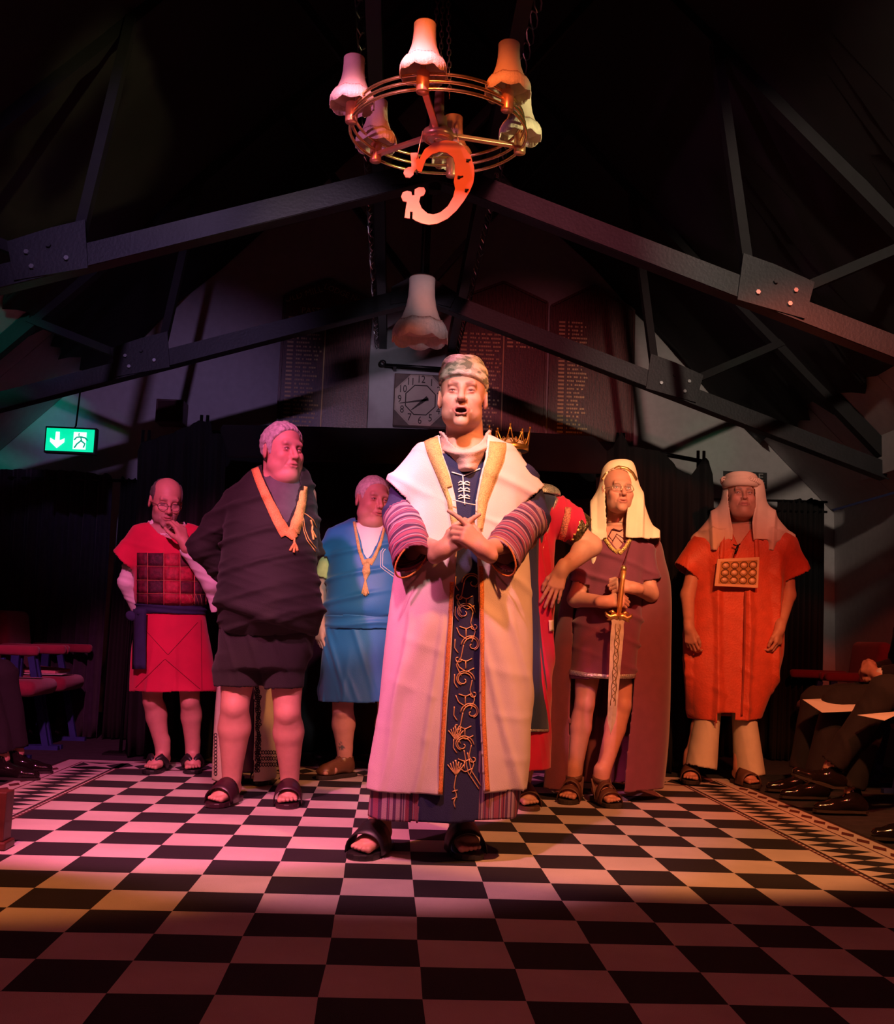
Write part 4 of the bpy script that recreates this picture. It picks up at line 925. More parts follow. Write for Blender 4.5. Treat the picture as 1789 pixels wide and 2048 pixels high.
def body(parent, prs, heads, o, fine=(), h=0.009, hf=0.0031, name='body'):
    """one skin surface; sampled finer around head, hands and feet"""
    lo, hi = bounds(prs); D, l0 = evalgrid(prs, lo, hi, h); V, Q = surfnet(D, l0, h); VS = []; QS = []; n0 = 0
    regs = []
    for H in heads: regs.append((H.c-np.array([.125, .14, .155])*H.s.max(), H.c+np.array([.125, .14, .145])*H.s.max(), hf))
    for p in prs:
        if getattr(p, 'hand', False): regs.append((p.lo-.004, p.hi+.004, max(hf, .0036)))
        if getattr(p, 'fine', False): regs.append((p.lo-.004, np.array([p.hi[0]+.004, p.hi[1]+.004, p.lo[2]+.07]), .0040))
    c = V[Q].mean(1); kill = np.zeros(len(Q), bool)
    for a, b, _ in regs: kill |= ((c > a+h*.3) & (c < b-h*.3)).all(1)
    V1, Q1, _ = compact(V, Q[~kill]) if (~kill).any() else (V[:0], Q[:0], 0); VS.append(V1); QS.append(Q1); n0 = len(V1); done = []
    for a, b, hh in regs:
        D, l0 = evalgrid(prs, a-3*hh, b+3*hh, hh); V, Q = surfnet(D, l0, hh); c = V[Q].mean(1)
        k2 = ((c < a) | (c > b)).any(1)
        for a2, b2 in done: k2 |= ((c > a2+hh*.4) & (c < b2-hh*.4)).all(1)
        done.append((a, b))
        if k2.all(): continue
        V1, Q1, _ = compact(V, Q[~k2]); VS.append(V1); QS.append(Q1+n0); n0 += len(V1)
    V = np.concatenate(VS); Q = np.concatenate(QS); N = vnormals(V, Q)
    me = npmesh(name, V, Q); col = np.tile(np.array(o.get('skin', (0.62, 0.40, 0.32)))*np.array([.86, .70, .64]), (len(V), 1))
    for H in heads: col = H.colour(V, col, o)
    if 'paint' in o: col = o['paint'](V, N, col)
    a = me.color_attributes.new('tint', 'FLOAT_COLOR', 'POINT'); cc = np.ones((len(V), 4), np.float32); cc[:, :3] = col; a.data.foreach_set('color', cc.ravel())
    ob = link(name, me, M_skin, parent, True)
    SURF[name+parent.name] = BVHTree.FromPolygons([Vector(v) for v in V], Q.tolist()); return ob
def leg(hip, knee, ank, rh, rk, ra, calf=1.0, k=.03):
    hip, knee, ank = [np.array(v, float) for v in (hip, knee, ank)]; m_ = knee*.66+ank*.34+np.array([0, .012, 0])
    m_ = knee*.68+ank*.32+np.array([0, .016, 0])
    return [cap(hip, knee, rh, rk*.84, k=.012), cap(knee, m_, rk*.84, rk*.90*calf, k=.012), cap(m_, ank, rk*.90*calf, ra*.95, k=.012), ell(knee+np.array([0, -rk*.48, 0]), (rk*.50, rk*.45, rk*.62), k=.02), ell(m_+np.array([0, .008, .02]), (rk*.80*calf, rk*.90*calf, .09), k=.02)]
    return [cap(hip, knee, rh, rk*.90, k=.02), ell(knee+np.array([0, -.012, 0]), (rk*.74, rk*.80, rk*1.0), k=.025), cap(knee, m_, rk*.84, rk*.80*calf, k=.02), cap(m_, ank, rk*.82*calf, ra*.93, k=.025), ell(m_+np.array([0, .006, .01]), (rk*.90*calf, rk*.94*calf, .115), k=.02)]
def glasses(H, parent, m, w_=.024, hh=.017, y=-.104, z=-.002, rimless=False):
    t = MB(); 
    for q in (-1, 1):
        P = [H.w((q*.032+w_*math.cos(a)*(1 if abs(math.cos(a)) < .9 else 1.02), y+abs(q*.032+w_*math.cos(a))**2*6, z+hh*np.sign(math.sin(a))*abs(math.sin(a))**.7)) for a in [2*PI*i/24 for i in range(24)]]
        g = MB(); g.tube(P, .0014, 6, closed=True); g.build('lens_rim', m, parent, True)
        g = MB(); g.add(P, [tuple(range(24))]); g.build('lens', M_glass, parent, False)
        g = MB(); g.tube([H.w((q*.057, y+.020, z+.004)), H.w((q*.079, -.03, z+.004)), H.w((q*.083, .02, z+.002))], .0016, 6); g.build('temple', m, parent, True)
    g = MB(); g.tube([H.w((-.009, y, z+.005)), H.w((0, y-.004, z+.008)), H.w((.009, y, z+.005))], .0014, 6); g.build('bridge', m, parent, True)
# ================================================================== cloth materials
def stripe_mat(name, cols, scale):
    m = mat(name, (0.5, 0.5, 0.5), 0.85, bump=0.3); n, l, b = nodes_of(m)
    at = n.new('ShaderNodeAttribute'); at.attribute_name = 'band'
    nz = n.new('ShaderNodeTexNoise'); nz.noise_dimensions = '1D'; nz.inputs['Scale'].default_value = scale; nz.inputs['Detail'].default_value = 3; nz.inputs['Roughness'].default_value = 0.75
    l.new(at.outputs['Fac'], nz.inputs['W']); rp = n.new('ShaderNodeValToRGB'); rp.color_ramp.interpolation = 'CONSTANT'; e = rp.color_ramp.elements
    while len(e) < len(cols): e.new(0.5)
    for i, c in enumerate(cols): e[i].position = 0 if i == 0 else 0.34+0.32*(i-1)/(len(cols)-1); e[i].color = (*c, 1)
    l.new(nz.outputs['Fac'], rp.inputs[0]); l.new(rp.outputs[0], b.inputs['Base Color']); return m
NAVY = (0.018, 0.02, 0.075)
M_coat = mat('pale_linen', (0.72, 0.60, 0.56), 0.85, var=0.05, nscale=8, bump=0.35, bscale=420)
M_navy = mat('navy_cotton', NAVY, 0.9, var=0.15, bump=0.3)
M_stripe = stripe_mat('woven_stripes', [(0.03, 0.015, 0.05), (0.30, 0.03, 0.06), (0.62, 0.50, 0.50), (0.05, 0.03, 0.10), (0.36, 0.06, 0.10), (0.45, 0.30, 0.32), (0.03, 0.02, 0.06)], 34)
M_trim = mat('gold_braid', (0.78, 0.50, 0.20), 0.55, metal=0.25, var=0.35, nscale=240, bump=0.9, bscale=420)
M_otrim = mat('orange_braid', (0.80, 0.26, 0.06), 0.6, metal=0.1, var=0.35, nscale=240, bump=0.8, bscale=420)
M_cord = mat('gold_cord', (0.70, 0.40, 0.20), 0.45, metal=0.35, var=0.1, bump=0.2)
M_silver = mat('silver_sequin', (0.70, 0.68, 0.62), 0.3, metal=0.7, var=0.5, nscale=120, bump=0.9, bscale=160)
M_scarf = mat('rose_knit', (0.66, 0.42, 0.38), 0.9, var=0.08, bump=0.4)
M_cream = mat('cream_cloth', (0.80, 0.74, 0.55), 0.85, var=0.05, nscale=9, bump=0.25, bscale=380)
M_beige = mat('beige_cloth', (0.78, 0.58, 0.46), 0.85, var=0.06, nscale=9, bump=0.3, bscale=380)
M_whitec = mat('white_cotton', (0.78, 0.76, 0.76), 0.85, var=0.03, bump=0.25)
M_blackc = mat('black_cotton', (0.009, 0.0075, 0.0075), 0.8, var=0.15, nscale=9, bump=0.3, sheen=0.05)
M_suit = mat('suit_wool', (0.006, 0.004, 0.005), 0.9, var=0.2, bump=0.2, sheen=0.1)
M_teal = mat('blue_satin', (0.02, 0.17, 0.42), 0.5, var=0.10, nscale=6, bump=0.15, sheen=0.2)
M_redc = mat('scarlet_cloth', (0.60, 0.006, 0.06), 0.8, var=0.10, nscale=9, bump=0.3, sheen=0.2)
M_plum = mat('plum_cloth', (0.17, 0.035, 0.075), 0.85, var=0.08, bump=0.3, sheen=0.2)
M_cape = mat('wine_cape', (0.17, 0.04, 0.055), 0.85, var=0.08, bump=0.25, sheen=0.25)
M_orange = mat('orange_brocade', (0.62, 0.085, 0.04), 0.55, var=0.12, nscale=16, bump=0.5, bscale=90, sheen=0.15)
def topx(P):
    d = P-CAM; z = d @ FW; return 894.5+F_PX*(d @ RT)/z, 1024-F_PX*(d @ UP)/z
def inpoly(px, py, poly):
    r = np.zeros(len(px), bool); n = len(poly)
    for i in range(n):
        x1, y1 = poly[i]; x2, y2 = poly[(i+1) % n]
        if y1 == y2: continue
        c = ((y1 > py) != (y2 > py)) & (px < (x2-x1)*(py-y1)/(y2-y1)+x1); r ^= c
    return r
def opening(poly, ymax, ymin=-9):
    def f(c): x, y = topx(c); return inpoly(x, y, poly) & (c[:, 1] < ymax) & (c[:, 1] > ymin)
    f.poly = poly; f.ymax = ymax; return f
def capcut(pr, h=.01):      # removes the flat lid on top of a level-by-level shape
    zt = pr.hi[2]-0.02
    return lambda c: c[:, 2]-pr.tilt*(c[:, 0]-pr.cx) > zt-h
def pleats(V, cx, cy, n, z0, z1, amp, seed=0, tw=0.0):
    a = np.arctan2(V[:, 1]-cy, V[:, 0]-cx); r = np.random.RandomState(seed); k = smooth(z1, z0, V[:, 2])
    return amp*k*(1.1*crease(a*n+r.uniform(0, 6)+1.6*np.sin(a*2+r.uniform(0, 6))+tw*V[:, 2]+.8*np.sin(V[:, 2]*4+a*3))*.5+.5*np.sin(a*n*.55+r.uniform(0, 6)+1.3*np.sin(V[:, 2]*3)))
def crease(t, w=.10): s_ = np.sin(t*.5)**2; return np.exp(-s_/w)-.28
def drag(V, ax, f, seed, amp, sh=2.0):   # creases running across the direction ax
    ax = np.array(ax, float); t = V @ ax; g = .25+.75*smooth(-.3, .5, wob(V, (3.2, 3.2, 3.2), seed+2)); g2 = smooth(-.2, .6, wob(V, (4, 4, 4), seed+7))
    return amp*(crease(t*f*1.25+2.6*wob(V, (sh, sh, sh), seed))*g+.55*crease(t*f*2.1+2.2*wob(V, (sh*1.4,)*3, seed+1)+1, .16)*g2)
def foot_at(px, py, ang, s): 
    t = FL(px, py); a = math.radians(ang); return (t[0]-math.sin(a)*.195*s, t[1]+math.cos(a)*.195*s)
def standing(name_lab, Y0, loc_px): 
    p = A(loc_px, 1276, Y0); return thing('person', name_lab, 'person', (p[0], Y0, 0))

# ================================================================== 1. turbaned speaker in the pale coat
def speaker_man():
    Y = 1.50; t = standing('man at the front in a striped turban and long pale coat, hands clasped', Y, 915)
    J = lambda x, y, d=0.0: A(x, y, Y+d)
    H = Head(926, 794, Y-.06, 1.10, 1.14, yaw=-6, pitch=-3, mouth=.55, nose=1.12, eyes=.5, jaw=1.05)
    prs = [vl(Y, [(880, 885, 975, .07), (930, 850, 1005, .10), (1000, 840, 1012, .11), (1150, 835, 1010, .12), (1300, 810, 1015, .12), (1360, 815, 1010, .11)])]
    prs += [cap(J(930, 940), J(929, 850, -.01), .076, .070)]
    fl, fr = foot_at(715, 1722, -20, 1.08), foot_at(943, 1722, 8, 1.08)
    prs += leg(J(860, 1330), J(815, 1490, -.02), (fl[0], fl[1], .11), .09, .062, .040)+leg(J(965, 1330), J(945, 1490, -.02), (fr[0], fr[1], .11), .09, .062, .040)
    FLt, FRt = foot(fl, -20, 1.08), foot(fr, 8, 1.08); prs += [toes(FLt, -1, 1.08), toes(FRt, -1, 1.08)]
    prs[-2] = toes(FLt, 1, 1.08)
    w1, w2 = J(884, 1102, -.25), J(968, 1100, -.29)
    prs += [cap(J(858, 925), J(812, 1078, .0), .050, .040), cap(J(812, 1078, 0), w1, .040, .029), cap(J(1005, 925), J(1052, 1078, 0), .050, .040), cap(J(1052, 1078, 0), w2, .040, .029)]
    prs += [hand(w1, (.74, -.28, .60), (-.30, -.80, .30), -1, (8, 66, 70, 72), 40, 1.05, 3, tcurl=14), hand(w2, (-.74, -.14, .60), (.30, -.85, .25), 1, (10, 66, 70, 72), 34, 1.05, 3, tcurl=14)]
    prs.append(H.prim()); body(t, prs, [H], dict(skin=(.66, .43, .35), brow=.75, browc=(.16, .08, .06), stubble=.1, ruddy=1.4)); H.eyes(t, look=-4)
    sandal(FLt, 1.08, t, 'slide', M_rubber, M_rubber, 'slider', W=1.12); sandal(FRt, 1.08, t, 'slide', M_rubber, M_rubber, 'slider', W=1.12)
    # inner robe
    rb = vl(Y, [(900, 876, 984, .068), (912, 860, 997, .09), (940, 842, 1010, .115), (1000, 826, 1030, .13), (1150, 800, 1045, .14), (1400, 775, 1048, .150), (1560, 746, 1043, .152), (1634, 737, 1032, .155)])
    sl = [cap(J(860, 935), J(812, 1040), .070, .072, k=.03), cap(J(1003, 935), J(1054, 1040), .070, .072, k=.03)]
    def bandfn(V):
        x, y = topx(V); b = np.where(y > 1500, V[:, 0]*1.0, -5.0); b[(y > 1500) & (x > 838) & (x < 958)] = -5.0; return b
    def ucol(V, N): return None
    mid = mat('navy_stripe_hem', NAVY, 0.88, bump=0.3); 
    n, l, b_ = nodes_of(mid); ms = nodes_of(M_stripe)[0]
    at = n.new('ShaderNodeAttribute'); at.attribute_name = 'band'; nz = n.new('ShaderNodeTexNoise'); nz.noise_dimensions = '1D'; nz.inputs['Scale'].default_value = 26; nz.inputs['Detail'].default_value = 3; l.new(at.outputs['Fac'], nz.inputs['W'])
    rp = n.new('ShaderNodeValToRGB'); rp.color_ramp.interpolation = 'CONSTANT'; e = rp.color_ramp.elements
    for i, c in enumerate([(0.05, 0.02, 0.06), (0.24, 0.04, 0.08), (0.36, 0.24, 0.28), (0.10, 0.04, 0.10), (0.28, 0.07, 0.12)]):
        if i > 1: e.new(.5)
        e[i].position = 0 if i == 0 else .36+.07*(i-1); e[i].color = (*c, 1)
    l.new(nz.outputs['Fac'], rp.inputs[0]); mm = n.new('ShaderNodeMath'); mm.operation = 'GREATER_THAN'; mm.inputs[1].default_value = -2; l.new(at.outputs['Fac'], mm.inputs[0])
    mx = n.new('ShaderNodeMix'); mx.data_type = 'RGBA'; l.new(mm.outputs[0], mx.inputs[0]); mx.inputs[6].default_value = (*NAVY, 1); l.new(rp.outputs[0], mx.inputs[7]); l.new(mx.outputs[2], b_.inputs['Base Color'])
    c0 = J(915, 1276)
    garment('inner_robe', [rb]+sl, .0085, mid, t, hem=rb, cut=[capcut(rb)], disp=lambda V, N: pleats(V, c0[0], Y, 7, .25, 1.1, .012, 3), uv=bandfn, key='robe1')
    # wide striped sleeves
    for (ax, ay, bx, by, ux, uy, vx, vy, ra) in ((806, 1022, 862, 1112, 851, 1088, 797, 1152, .076), (1060, 1022, 1000, 1112, 982, 1078, 1022, 1150, .078)):
        U = J(vx, vy, -.14)-J(ux, uy, -.14); hw = np.linalg.norm(U)/2
        cs = cone(J(ax, ay, .0), J((ux+vx)/2, (uy+vy)/2, -.20), ra, .075, hw*1.02, .055, U, k=.02); up = cap(J(ax+(20 if ax < 900 else -20), ay-60, .0), J(ax, ay+18, 0), .075, ra)
        bx_ = J((ux+vx)/2, (uy+vy)/2, -.20)-J(ax, ay, 0); bx_ = bx_/np.linalg.norm(bx_); base = J(ax, ay, 0)
        def sb(V, bx_=bx_, base=base):
            s_ = (V-base) @ bx_; return np.where(s_ > .035, s_*1.5+V[:, 2]*.25, -5.0)
        garment('sleeve', [up, cs], .0075, mid, t, ends=[cs.end], disp=lambda V, N: drag(V, (.3, .2, 1), 60, 5, .004), uv=sb, key='sl%d' % ax)
        rim = [base+bx_*np.linalg.norm(J((ux+vx)/2, (uy+vy)/2, -.20)-base)]
        cb, d_, R_2 = cs.end; u_ = U/np.linalg.norm(U); v_ = np.cross(d_, u_)
        MB().tube([cb+u_*hw*1.03*math.cos(a*PI/16)+v_*.057*math.sin(a*PI/16)-d_*.004 for a in range(32)], .0035, 6, closed=True).build('cuff_piping', M_otrim, t, True)
    # pale coat
    ct = vl(Y, [(868, 884, 974, .072), (884, 852, 1008, .098), (905, 832, 1028, .118), (940, 820, 1042, .138), (990, 812, 1048, .152), (1060, 800, 1056, .160), (1150, 785, 1064, .165), (1280, 768, 1069, .170), (1400, 756, 1066, .170), (1490, 747, 1061, .170), (1578, 738, 1047, .172)])
    U1 = J(826, 1014)-J(764, 966); U2 = J(1100, 980)-J(1024, 1022)
    w1 = cone(J(868, 922), J(795, 990), .085, .085, np.linalg.norm(U1)/2, .095, U1, k=.05); w2 = cone(J(990, 922), J(1061, 1001), .085, .085, np.linalg.norm(U2)/2, .095, U2, k=.05)
    Lf = [(876, 860), (886, 910), (899, 945), (912, 999), (918, 1060), (910, 1164), (902, 1310), (894, 1422), (885, 1600)]
    Rt = [(978, 860), (972, 915), (964, 942), (953, 1000), (950, 1060), (957, 1132), (960, 1261), (961, 1422), (970, 1600)]
    def cd(V, N):
        x, y = topx(V); lo_ = smooth(1150, 1280, y); s_ = np.where(x < 905, 1, -1)
        r_ = crease((x*.085+y*.020*s_)+1.6*wob(V, (2, 2, 2), 8), .14)*.012+crease(x*.040+y*.012*s_+2+1.2*wob(V, (1.5, 1, 1.5), 9), .2)*.020+drag(V, (.3, 0, 1), 30, 77, .002)
        up = drag(V, (.5, 0, 1), 30, 11, .009)+.008*ridge(x*.06+1)*smooth(930, 1010, y)
        edge = smooth(0, 14, np.abs(x-np.interp(y, [p[1] for p in Lf], [p[0] for p in Lf])))*smooth(0, 14, np.abs(x-np.interp(y, [p[1] for p in Rt], [p[0] for p in Rt])))
        return lo_*r_*edge+(1-lo_)*up*edge*(y > 900)
    garment('coat', [ct, w1, w2], .0070, M_coat, t, hem=ct, ends=[w1.end, w2.end], cut=[opening(Lf+Rt[::-1], Y-.01), capcut(ct)], disp=cd, thick=.007, key='coat')
    ribbon('neck_braid', 'coat', [(861, 874), (872, 912), (887, 950), (904, 1000), (912, 1060)], [30, 26, 22, 16, 11], M_trim, t, 5, .005)
    ribbon('neck_braid', 'coat', [(997, 876), (992, 916), (981, 946), (965, 1000), (959, 1060)], [34, 32, 26, 18, 11], M_trim, t, 5, .005)
    ribbon('front_braid', 'coat', [(x-5, y) for x, y in Lf[5:]], 8, M_otrim, t, 6, .005); ribbon('front_braid', 'coat', [(x+5, y) for x, y in Rt[5:]], 8, M_otrim, t, 6, .005)
    # gold scroll embroidery on the inner robe
    L = []
    def spiral(cx, cy, r, turn, d): return [(cx+d*r*(1-.86*i/22)*math.cos(turn+2.3*PI*i/22), cy+r*(1-.86*i/22)*math.sin(turn+2.3*PI*i/22)) for i in range(23)]
    ys = [1165, 1225, 1290, 1360, 1425, 1490]
    for i, y in enumerate(ys):
        xc = 932-(y-1165)*.012
        if i % 2 == 0: L.append(spiral(xc+14, y, 17, PI, 1)); L.append([(xc+14-17, y), (xc-8, y+25), (xc-18, y+40), (xc-8, y+62)])
        else: L.append(spiral(xc-2, y, 17, PI, -1)) ; L.append([(xc+15, y), (xc+10, y+22), (xc+20, y+38), (xc+12, y+60)])
        L.append(spiral(xc+(14 if i % 2 == 0 else -2), y, 22, PI, 1 if i % 2 == 0 else -1)[:14]); L.append([(xc-12, y+28), (xc+2, y+33), (xc+14, y+27)]); L.append([(xc+1, y+33), (xc+1, y+48)])
        L.append([(xc-20, y-12), (xc-21, y+6), (xc-14, y+16)]); L.append(spiral(xc+(18 if i % 2 else -14), y+28, 8, 0, -1 if i % 2 else 1)[:16]); L.append([(xc-18, y+30), (xc-12, y+44), (xc+2, y+54), (xc+18, y+46)])
    for k in range(-3, 4): L.append([(912, 1550), (912+k*3.2, 1538), (912+k*5.5, 1520+abs(k)*3)]); L.append([(912, 1480), (912+k*3, 1468), (912+k*5, 1452+abs(k)*3)])
    L.append([(912, 1550), (908, 1575), (913, 1590), (907, 1605), (910, 1615)]); L.append([(905, 1583), (915, 1580)]); L.append([(904, 1598), (914, 1594)]); L.append([(935, 1505), (942, 1540), (962, 1572)]); L.append([(928, 1500), (936, 1545), (958, 1578)])
    cords('gold_embroidery', 'robe1', L, .0023, M_cord, t, 4, .002)
    # white frogging down the neck slit
    Fz = [[(904, 945), (928, 952), (960, 938)], [(926, 952), (930, 1010)]]
    for y in (965, 978, 992): Fz.append([(917, y+2), (922, y-2), (928, y+2), (934, y-2), (940, y+2)]); Fz.append([(917, y+6), (928, y+3), (940, y+6)])
    cords('white_frogging', 'robe1', Fz, .0026, M_whitec, t, 3, .003)
    MB().tube([J(905, 999, -.175), J(930, 1006, -.182), J(952, 1010, -.175)], .0022, 6).build('tie_cord', M_whitec, t, True)
    # cowl
    cw = vl(Y-.01, [(862, 884, 984, .084, .03), (870, 880, 986, .094, .02), (885, 878, 988, .110, .01), (905, 884, 982, .132), (925, 892, 972, .150), (948, 912, 948, .150)])
    garment('cowl', [cw], .006, M_scarf, t, cut=[capcut(cw), opening([(870, 820), (1000, 820), (996, 848), (978, 866), (962, 884), (940, 895), (925, 898), (908, 893), (893, 880), (884, 862), (874, 848)], Y-.01)], hem=None, disp=lambda V, N: .009*ridge(topx(V)[1]*.20+.0012*(topx(V)[0]-930)**2+wob(V, (4, 4, 4), 2)), thick=.010, key='cowl')
    # turban
    def ring(zc, rx, ry, tube, tx, ty, yc=.012):
        R = rot(0, tx, ty)
        def fn(P):
            q = (P-np.array([0, yc, zc])) @ R; k0 = np.sqrt((q[..., 0]/rx)**2+(q[..., 1]/ry)**2); return np.sqrt(((k0-1)*(rx+ry)/2)**2+(q[..., 2]*.72)**2)-tube
        return P_(fn, (-rx-.03, -ry-.03, zc-.06), (rx+.03, ry+.03, zc+.06), k=.0035)
    tp = [ell((0, .014, .060), (.080, .098, .068), k=.004), ring(.046, .077, .097, .0095, -10, 3), ring(.058, .079, .098, .0105, -16, 9), ring(.070, .077, .096, .0105, -6, -10), ring(.084, .071, .090, .0115, -14, 14), ring(.100, .058, .076, .0115, -6, -14), ell((-.012, .012, .098), (.060, .078, .040), rot(0, 0, 12), k=.008), ell((.02, .005, .092), (.055, .08, .038), rot(0, 0, -16), k=.006)]
    g = group(tp, xf=(H.R, H.c, H.s)); D, lo = evalgrid([g], g.lo-.01, g.hi+.01, .0038); V, Q = surfnet(D, lo, .0038); V = relax(V, Q, 1)
    mt = mat('camouflage_scarf', (0.6, 0.58, 0.5), 0.9, bump=0.4); n, l, b_ = nodes_of(mt); nz = n.new('ShaderNodeTexNoise'); nz.inputs['Scale'].default_value = 26; nz.inputs['Detail'].default_value = 1.5; tc = n.new('ShaderNodeTexCoord'); mpn = n.new('ShaderNodeMapping'); mpn.inputs['Scale'].default_value = (1, 1, 2.4); l.new(tc.outputs['Object'], mpn.inputs[0]); l.new(mpn.outputs[0], nz.inputs['Vector'])
    rp = n.new('ShaderNodeValToRGB'); rp.color_ramp.interpolation = 'CONSTANT'; e = rp.color_ramp.elements; e[0].color = (.24, .26, .22, 1); e[1].position = .43; e[1].color = (.52, .50, .44, 1); q = e.new(.55); q.color = (.74, .70, .66, 1); l.new(nz.outputs['Fac'], rp.inputs[0]); l.new(rp.outputs[0], b_.inputs['Base Color'])
    link('turban', npmesh('turban', V, Q), mt, t, True)
    hair(H, 'hair', M_hairg, t, [(-.12, .2), (-.02, .2), (0, .03), (.01, -.03), (.03, -.045), (.1, -.045)], t=.004)
speaker_man()

# ================================================================== 2. heavy man in black
def black_man():
    Y = 2.58; t = standing('heavy grey-haired man in black shirt with orange-gold collar band and shorts', Y, 530); J = lambda x, y, d=0.0: A(x, y, Y+d)
    H = Head(566, 903, Y-.05, 1.10, 1.17, yaw=38, pitch=0, jaw=1.22, chin2=1.0, nose=1.05, eyes=.75)
    prs = [vl(Y, [(945, 520, 600, .09), (990, 485, 612, .12), (1080, 458, 622, .15), (1180, 440, 632, .17), (1260, 445, 620, .15), (1310, 450, 612, .14)]), cap(J(560, 985, .02), J(560, 915, .03), .082, .078)]
    fl, fr = foot_at(425, 1617, -14, 1.05), foot_at(573, 1619, 3, 1.05)
    prs += leg(J(482, 1290), J(470, 1412, -.02), (fl[0], fl[1], .12), .10, .076, .046, 1.10)+leg(J(572, 1290), J(575, 1425, -.01), (fr[0], fr[1], .12), .095, .072, .045, 1.10)
    Fa, Fb = foot(fl, -14, 1.05), foot(fr, 3, 1.05); prs += [toes(Fa, 1, 1.05), toes(Fb, -1, 1.05)]
    el1, el2 = J(404, 1092, .10), J(620, 1100, .10); prs += [cap(J(490, 1000, .02), el1, .050, .040), cap(el1, J(480, 1180, .24), .045, .032), cap(J(610, 990, .03), el2, .055, .045), cap(el2, J(560, 1185, .24), .045, .032)]
    prs += [hand(J(485, 1183, .25), (1, .1, -.4), (0, 1, .2), 1, (40,)*4), hand(J(555, 1188, .26), (-1, .05, -.3), (0, 1, .2), -1, (40,)*4), H.prim()]
    body(t, prs, [H], dict(skin=(.68, .42, .36), brow=.25, browc=(.4, .36, .33), ruddy=1.2)); H.eyes(t, look=25)
    hair(H, 'hair', M_hairg, t, [(-.13, .100), (-.09, .092), (-.065, .078), (-.045, .050), (-.028, .030), (-.016, -.022), (-.004, -.022), (.006, .022), (.022, .018), (.034, -.035), (.055, -.060), (.12, -.065)], t=.010, wave=.0024)
    for F_, s_ in ((Fa, 1.05), (Fb, 1.05)): sandal(F_, s_, t, 'slide', mat('maroon_rubber', (.035, .010, .018), .35, bump=0), MATS['maroon_rubber'], 'slider', W=1.05)
    sh = vl(Y, [(930, 522, 604, .085, .01), (946, 496, 620, .12), (975, 470, 628, .15), (1025, 452, 634, .175), (1080, 444, 637, .195, -.02), (1135, 438, 636, .215, -.04), (1185, 434, 643, .225, -.06), (1225, 433, 650, .222, -.06), (1255, 438, 640, .195, -.04), (1276, 450, 618, .165, -.02)])
    a1 = cap(J(484, 1000, .02), J(404, 1088, .10), .088, .068, k=.02); a2 = cap(J(402, 1092, .10), J(476, 1175, .24), .070, .055, k=.02); a3 = cap(J(604, 1002, .04), el2, .074, .062, k=.02); a4 = cap(el2, J(560, 1180, .25), .066, .05, k=.02)
    def d(V, N):
        x, y = topx(V); b = drag(V, (-.30, 0, 1), 34, 21, .015, 1.6)+drag(V, (.25, 0, 1), 70, 25, .005, 2)
        f = .018*np.exp(-((y-1200-(x-430)*.33)/14)**2)-.016*np.exp(-((y-1222-(x-430)*.30)/12)**2)
        return (b+f)*smooth(940, 985, y)
    garment('shirt', [sh, a1, a2, a3, a4], .0085, M_blackc, t, hem=sh, cut=[capcut(sh), opening([(521, 905), (608, 905), (600, 975), (592, 1012), (574, 1048), (551, 1004), (534, 968), (524, 945)], Y+.09)], disp=d, key='shirt2')
    ts = vl(Y, [(955, 516, 606, .108, .0), (980, 494, 616, .135), (1040, 470, 626, .170, .0), (1062, 466, 628, .176, 0)]); garment('undershirt', [ts], .009, mat('grey_cotton', (.10, .09, .10), .9, bump=.2), t, cut=[capcut(ts)], hem=ts, key='ts2')
    so = vl(Y, [(1215, 445, 632, .16, -.02), (1260, 438, 634, .175, -.01), (1300, 436, 626, .175), (1335, 436, 612, .16)], n=2.4)
    l1 = cone(J(482, 1310), J(480, 1374), .118, .14, .112, .12, (1, 0, 0), k=.03); l2 = cone(J(566, 1310), J(566, 1378), .110, .135, .098, .115, (1, 0, 0), k=.03)
    garment('shorts', [so, l1, l2], .0085, mat('charcoal_cotton', (.014, .011, .014), .9, var=.12, bump=.3, sheen=.05), t, ends=[l1.end, l2.end], disp=lambda V, N: drag(V, (1, 0, .3), 40, 31, .012, 1.5), cut=[capcut(so)], key='sh2')
    br = mat('orange_gold_band', (.85, .42, .12), .6, metal=.1, var=.3, nscale=200, bump=.8, bscale=350)
    ribbon('collar_band', 'shirt2', [(511, 938), (517, 955), (527, 980), (542, 1012), (556, 1042), (573, 1070)], [15, 17, 19, 21, 24], br, t, 5, .006); ribbon('collar_band', 'shirt2', [(607, 972), (604, 1000), (597, 1032), (586, 1066)], [13, 16, 20, 24], br, t, 5, .007)
    ribbon('collar_tip', 'shirt2', [(576, 1062), (589, 1078)], [24, 14], br, t, 3, .009)
    cords('tassel', 'shirt2', [[(588, 1078), (588, 1090)]]+[[(588, 1086), (588+k*5, 1096), (587+k*7, 1106-abs(k)*3)] for k in (-1, 0, 1)], .006, br, t, 3, .006)
    cords('pocket_outline', 'shirt2', [[(601, 1025), (607, 1062), (613, 1080), (630, 1103)], [(605, 1024), (610, 1060), (617, 1078), (632, 1098)], [(601, 1025), (612, 1029), (626, 1040), (633, 1056)]], .0022, br, t, 4, .003)
    cords('pocket_tassel', 'shirt2', [[(621, 1040), (624, 1052), (623, 1064)], [(623, 1062), (626, 1080)], [(624, 1062), (631, 1076)]], .005, br, t, 3, .004)
black_man()

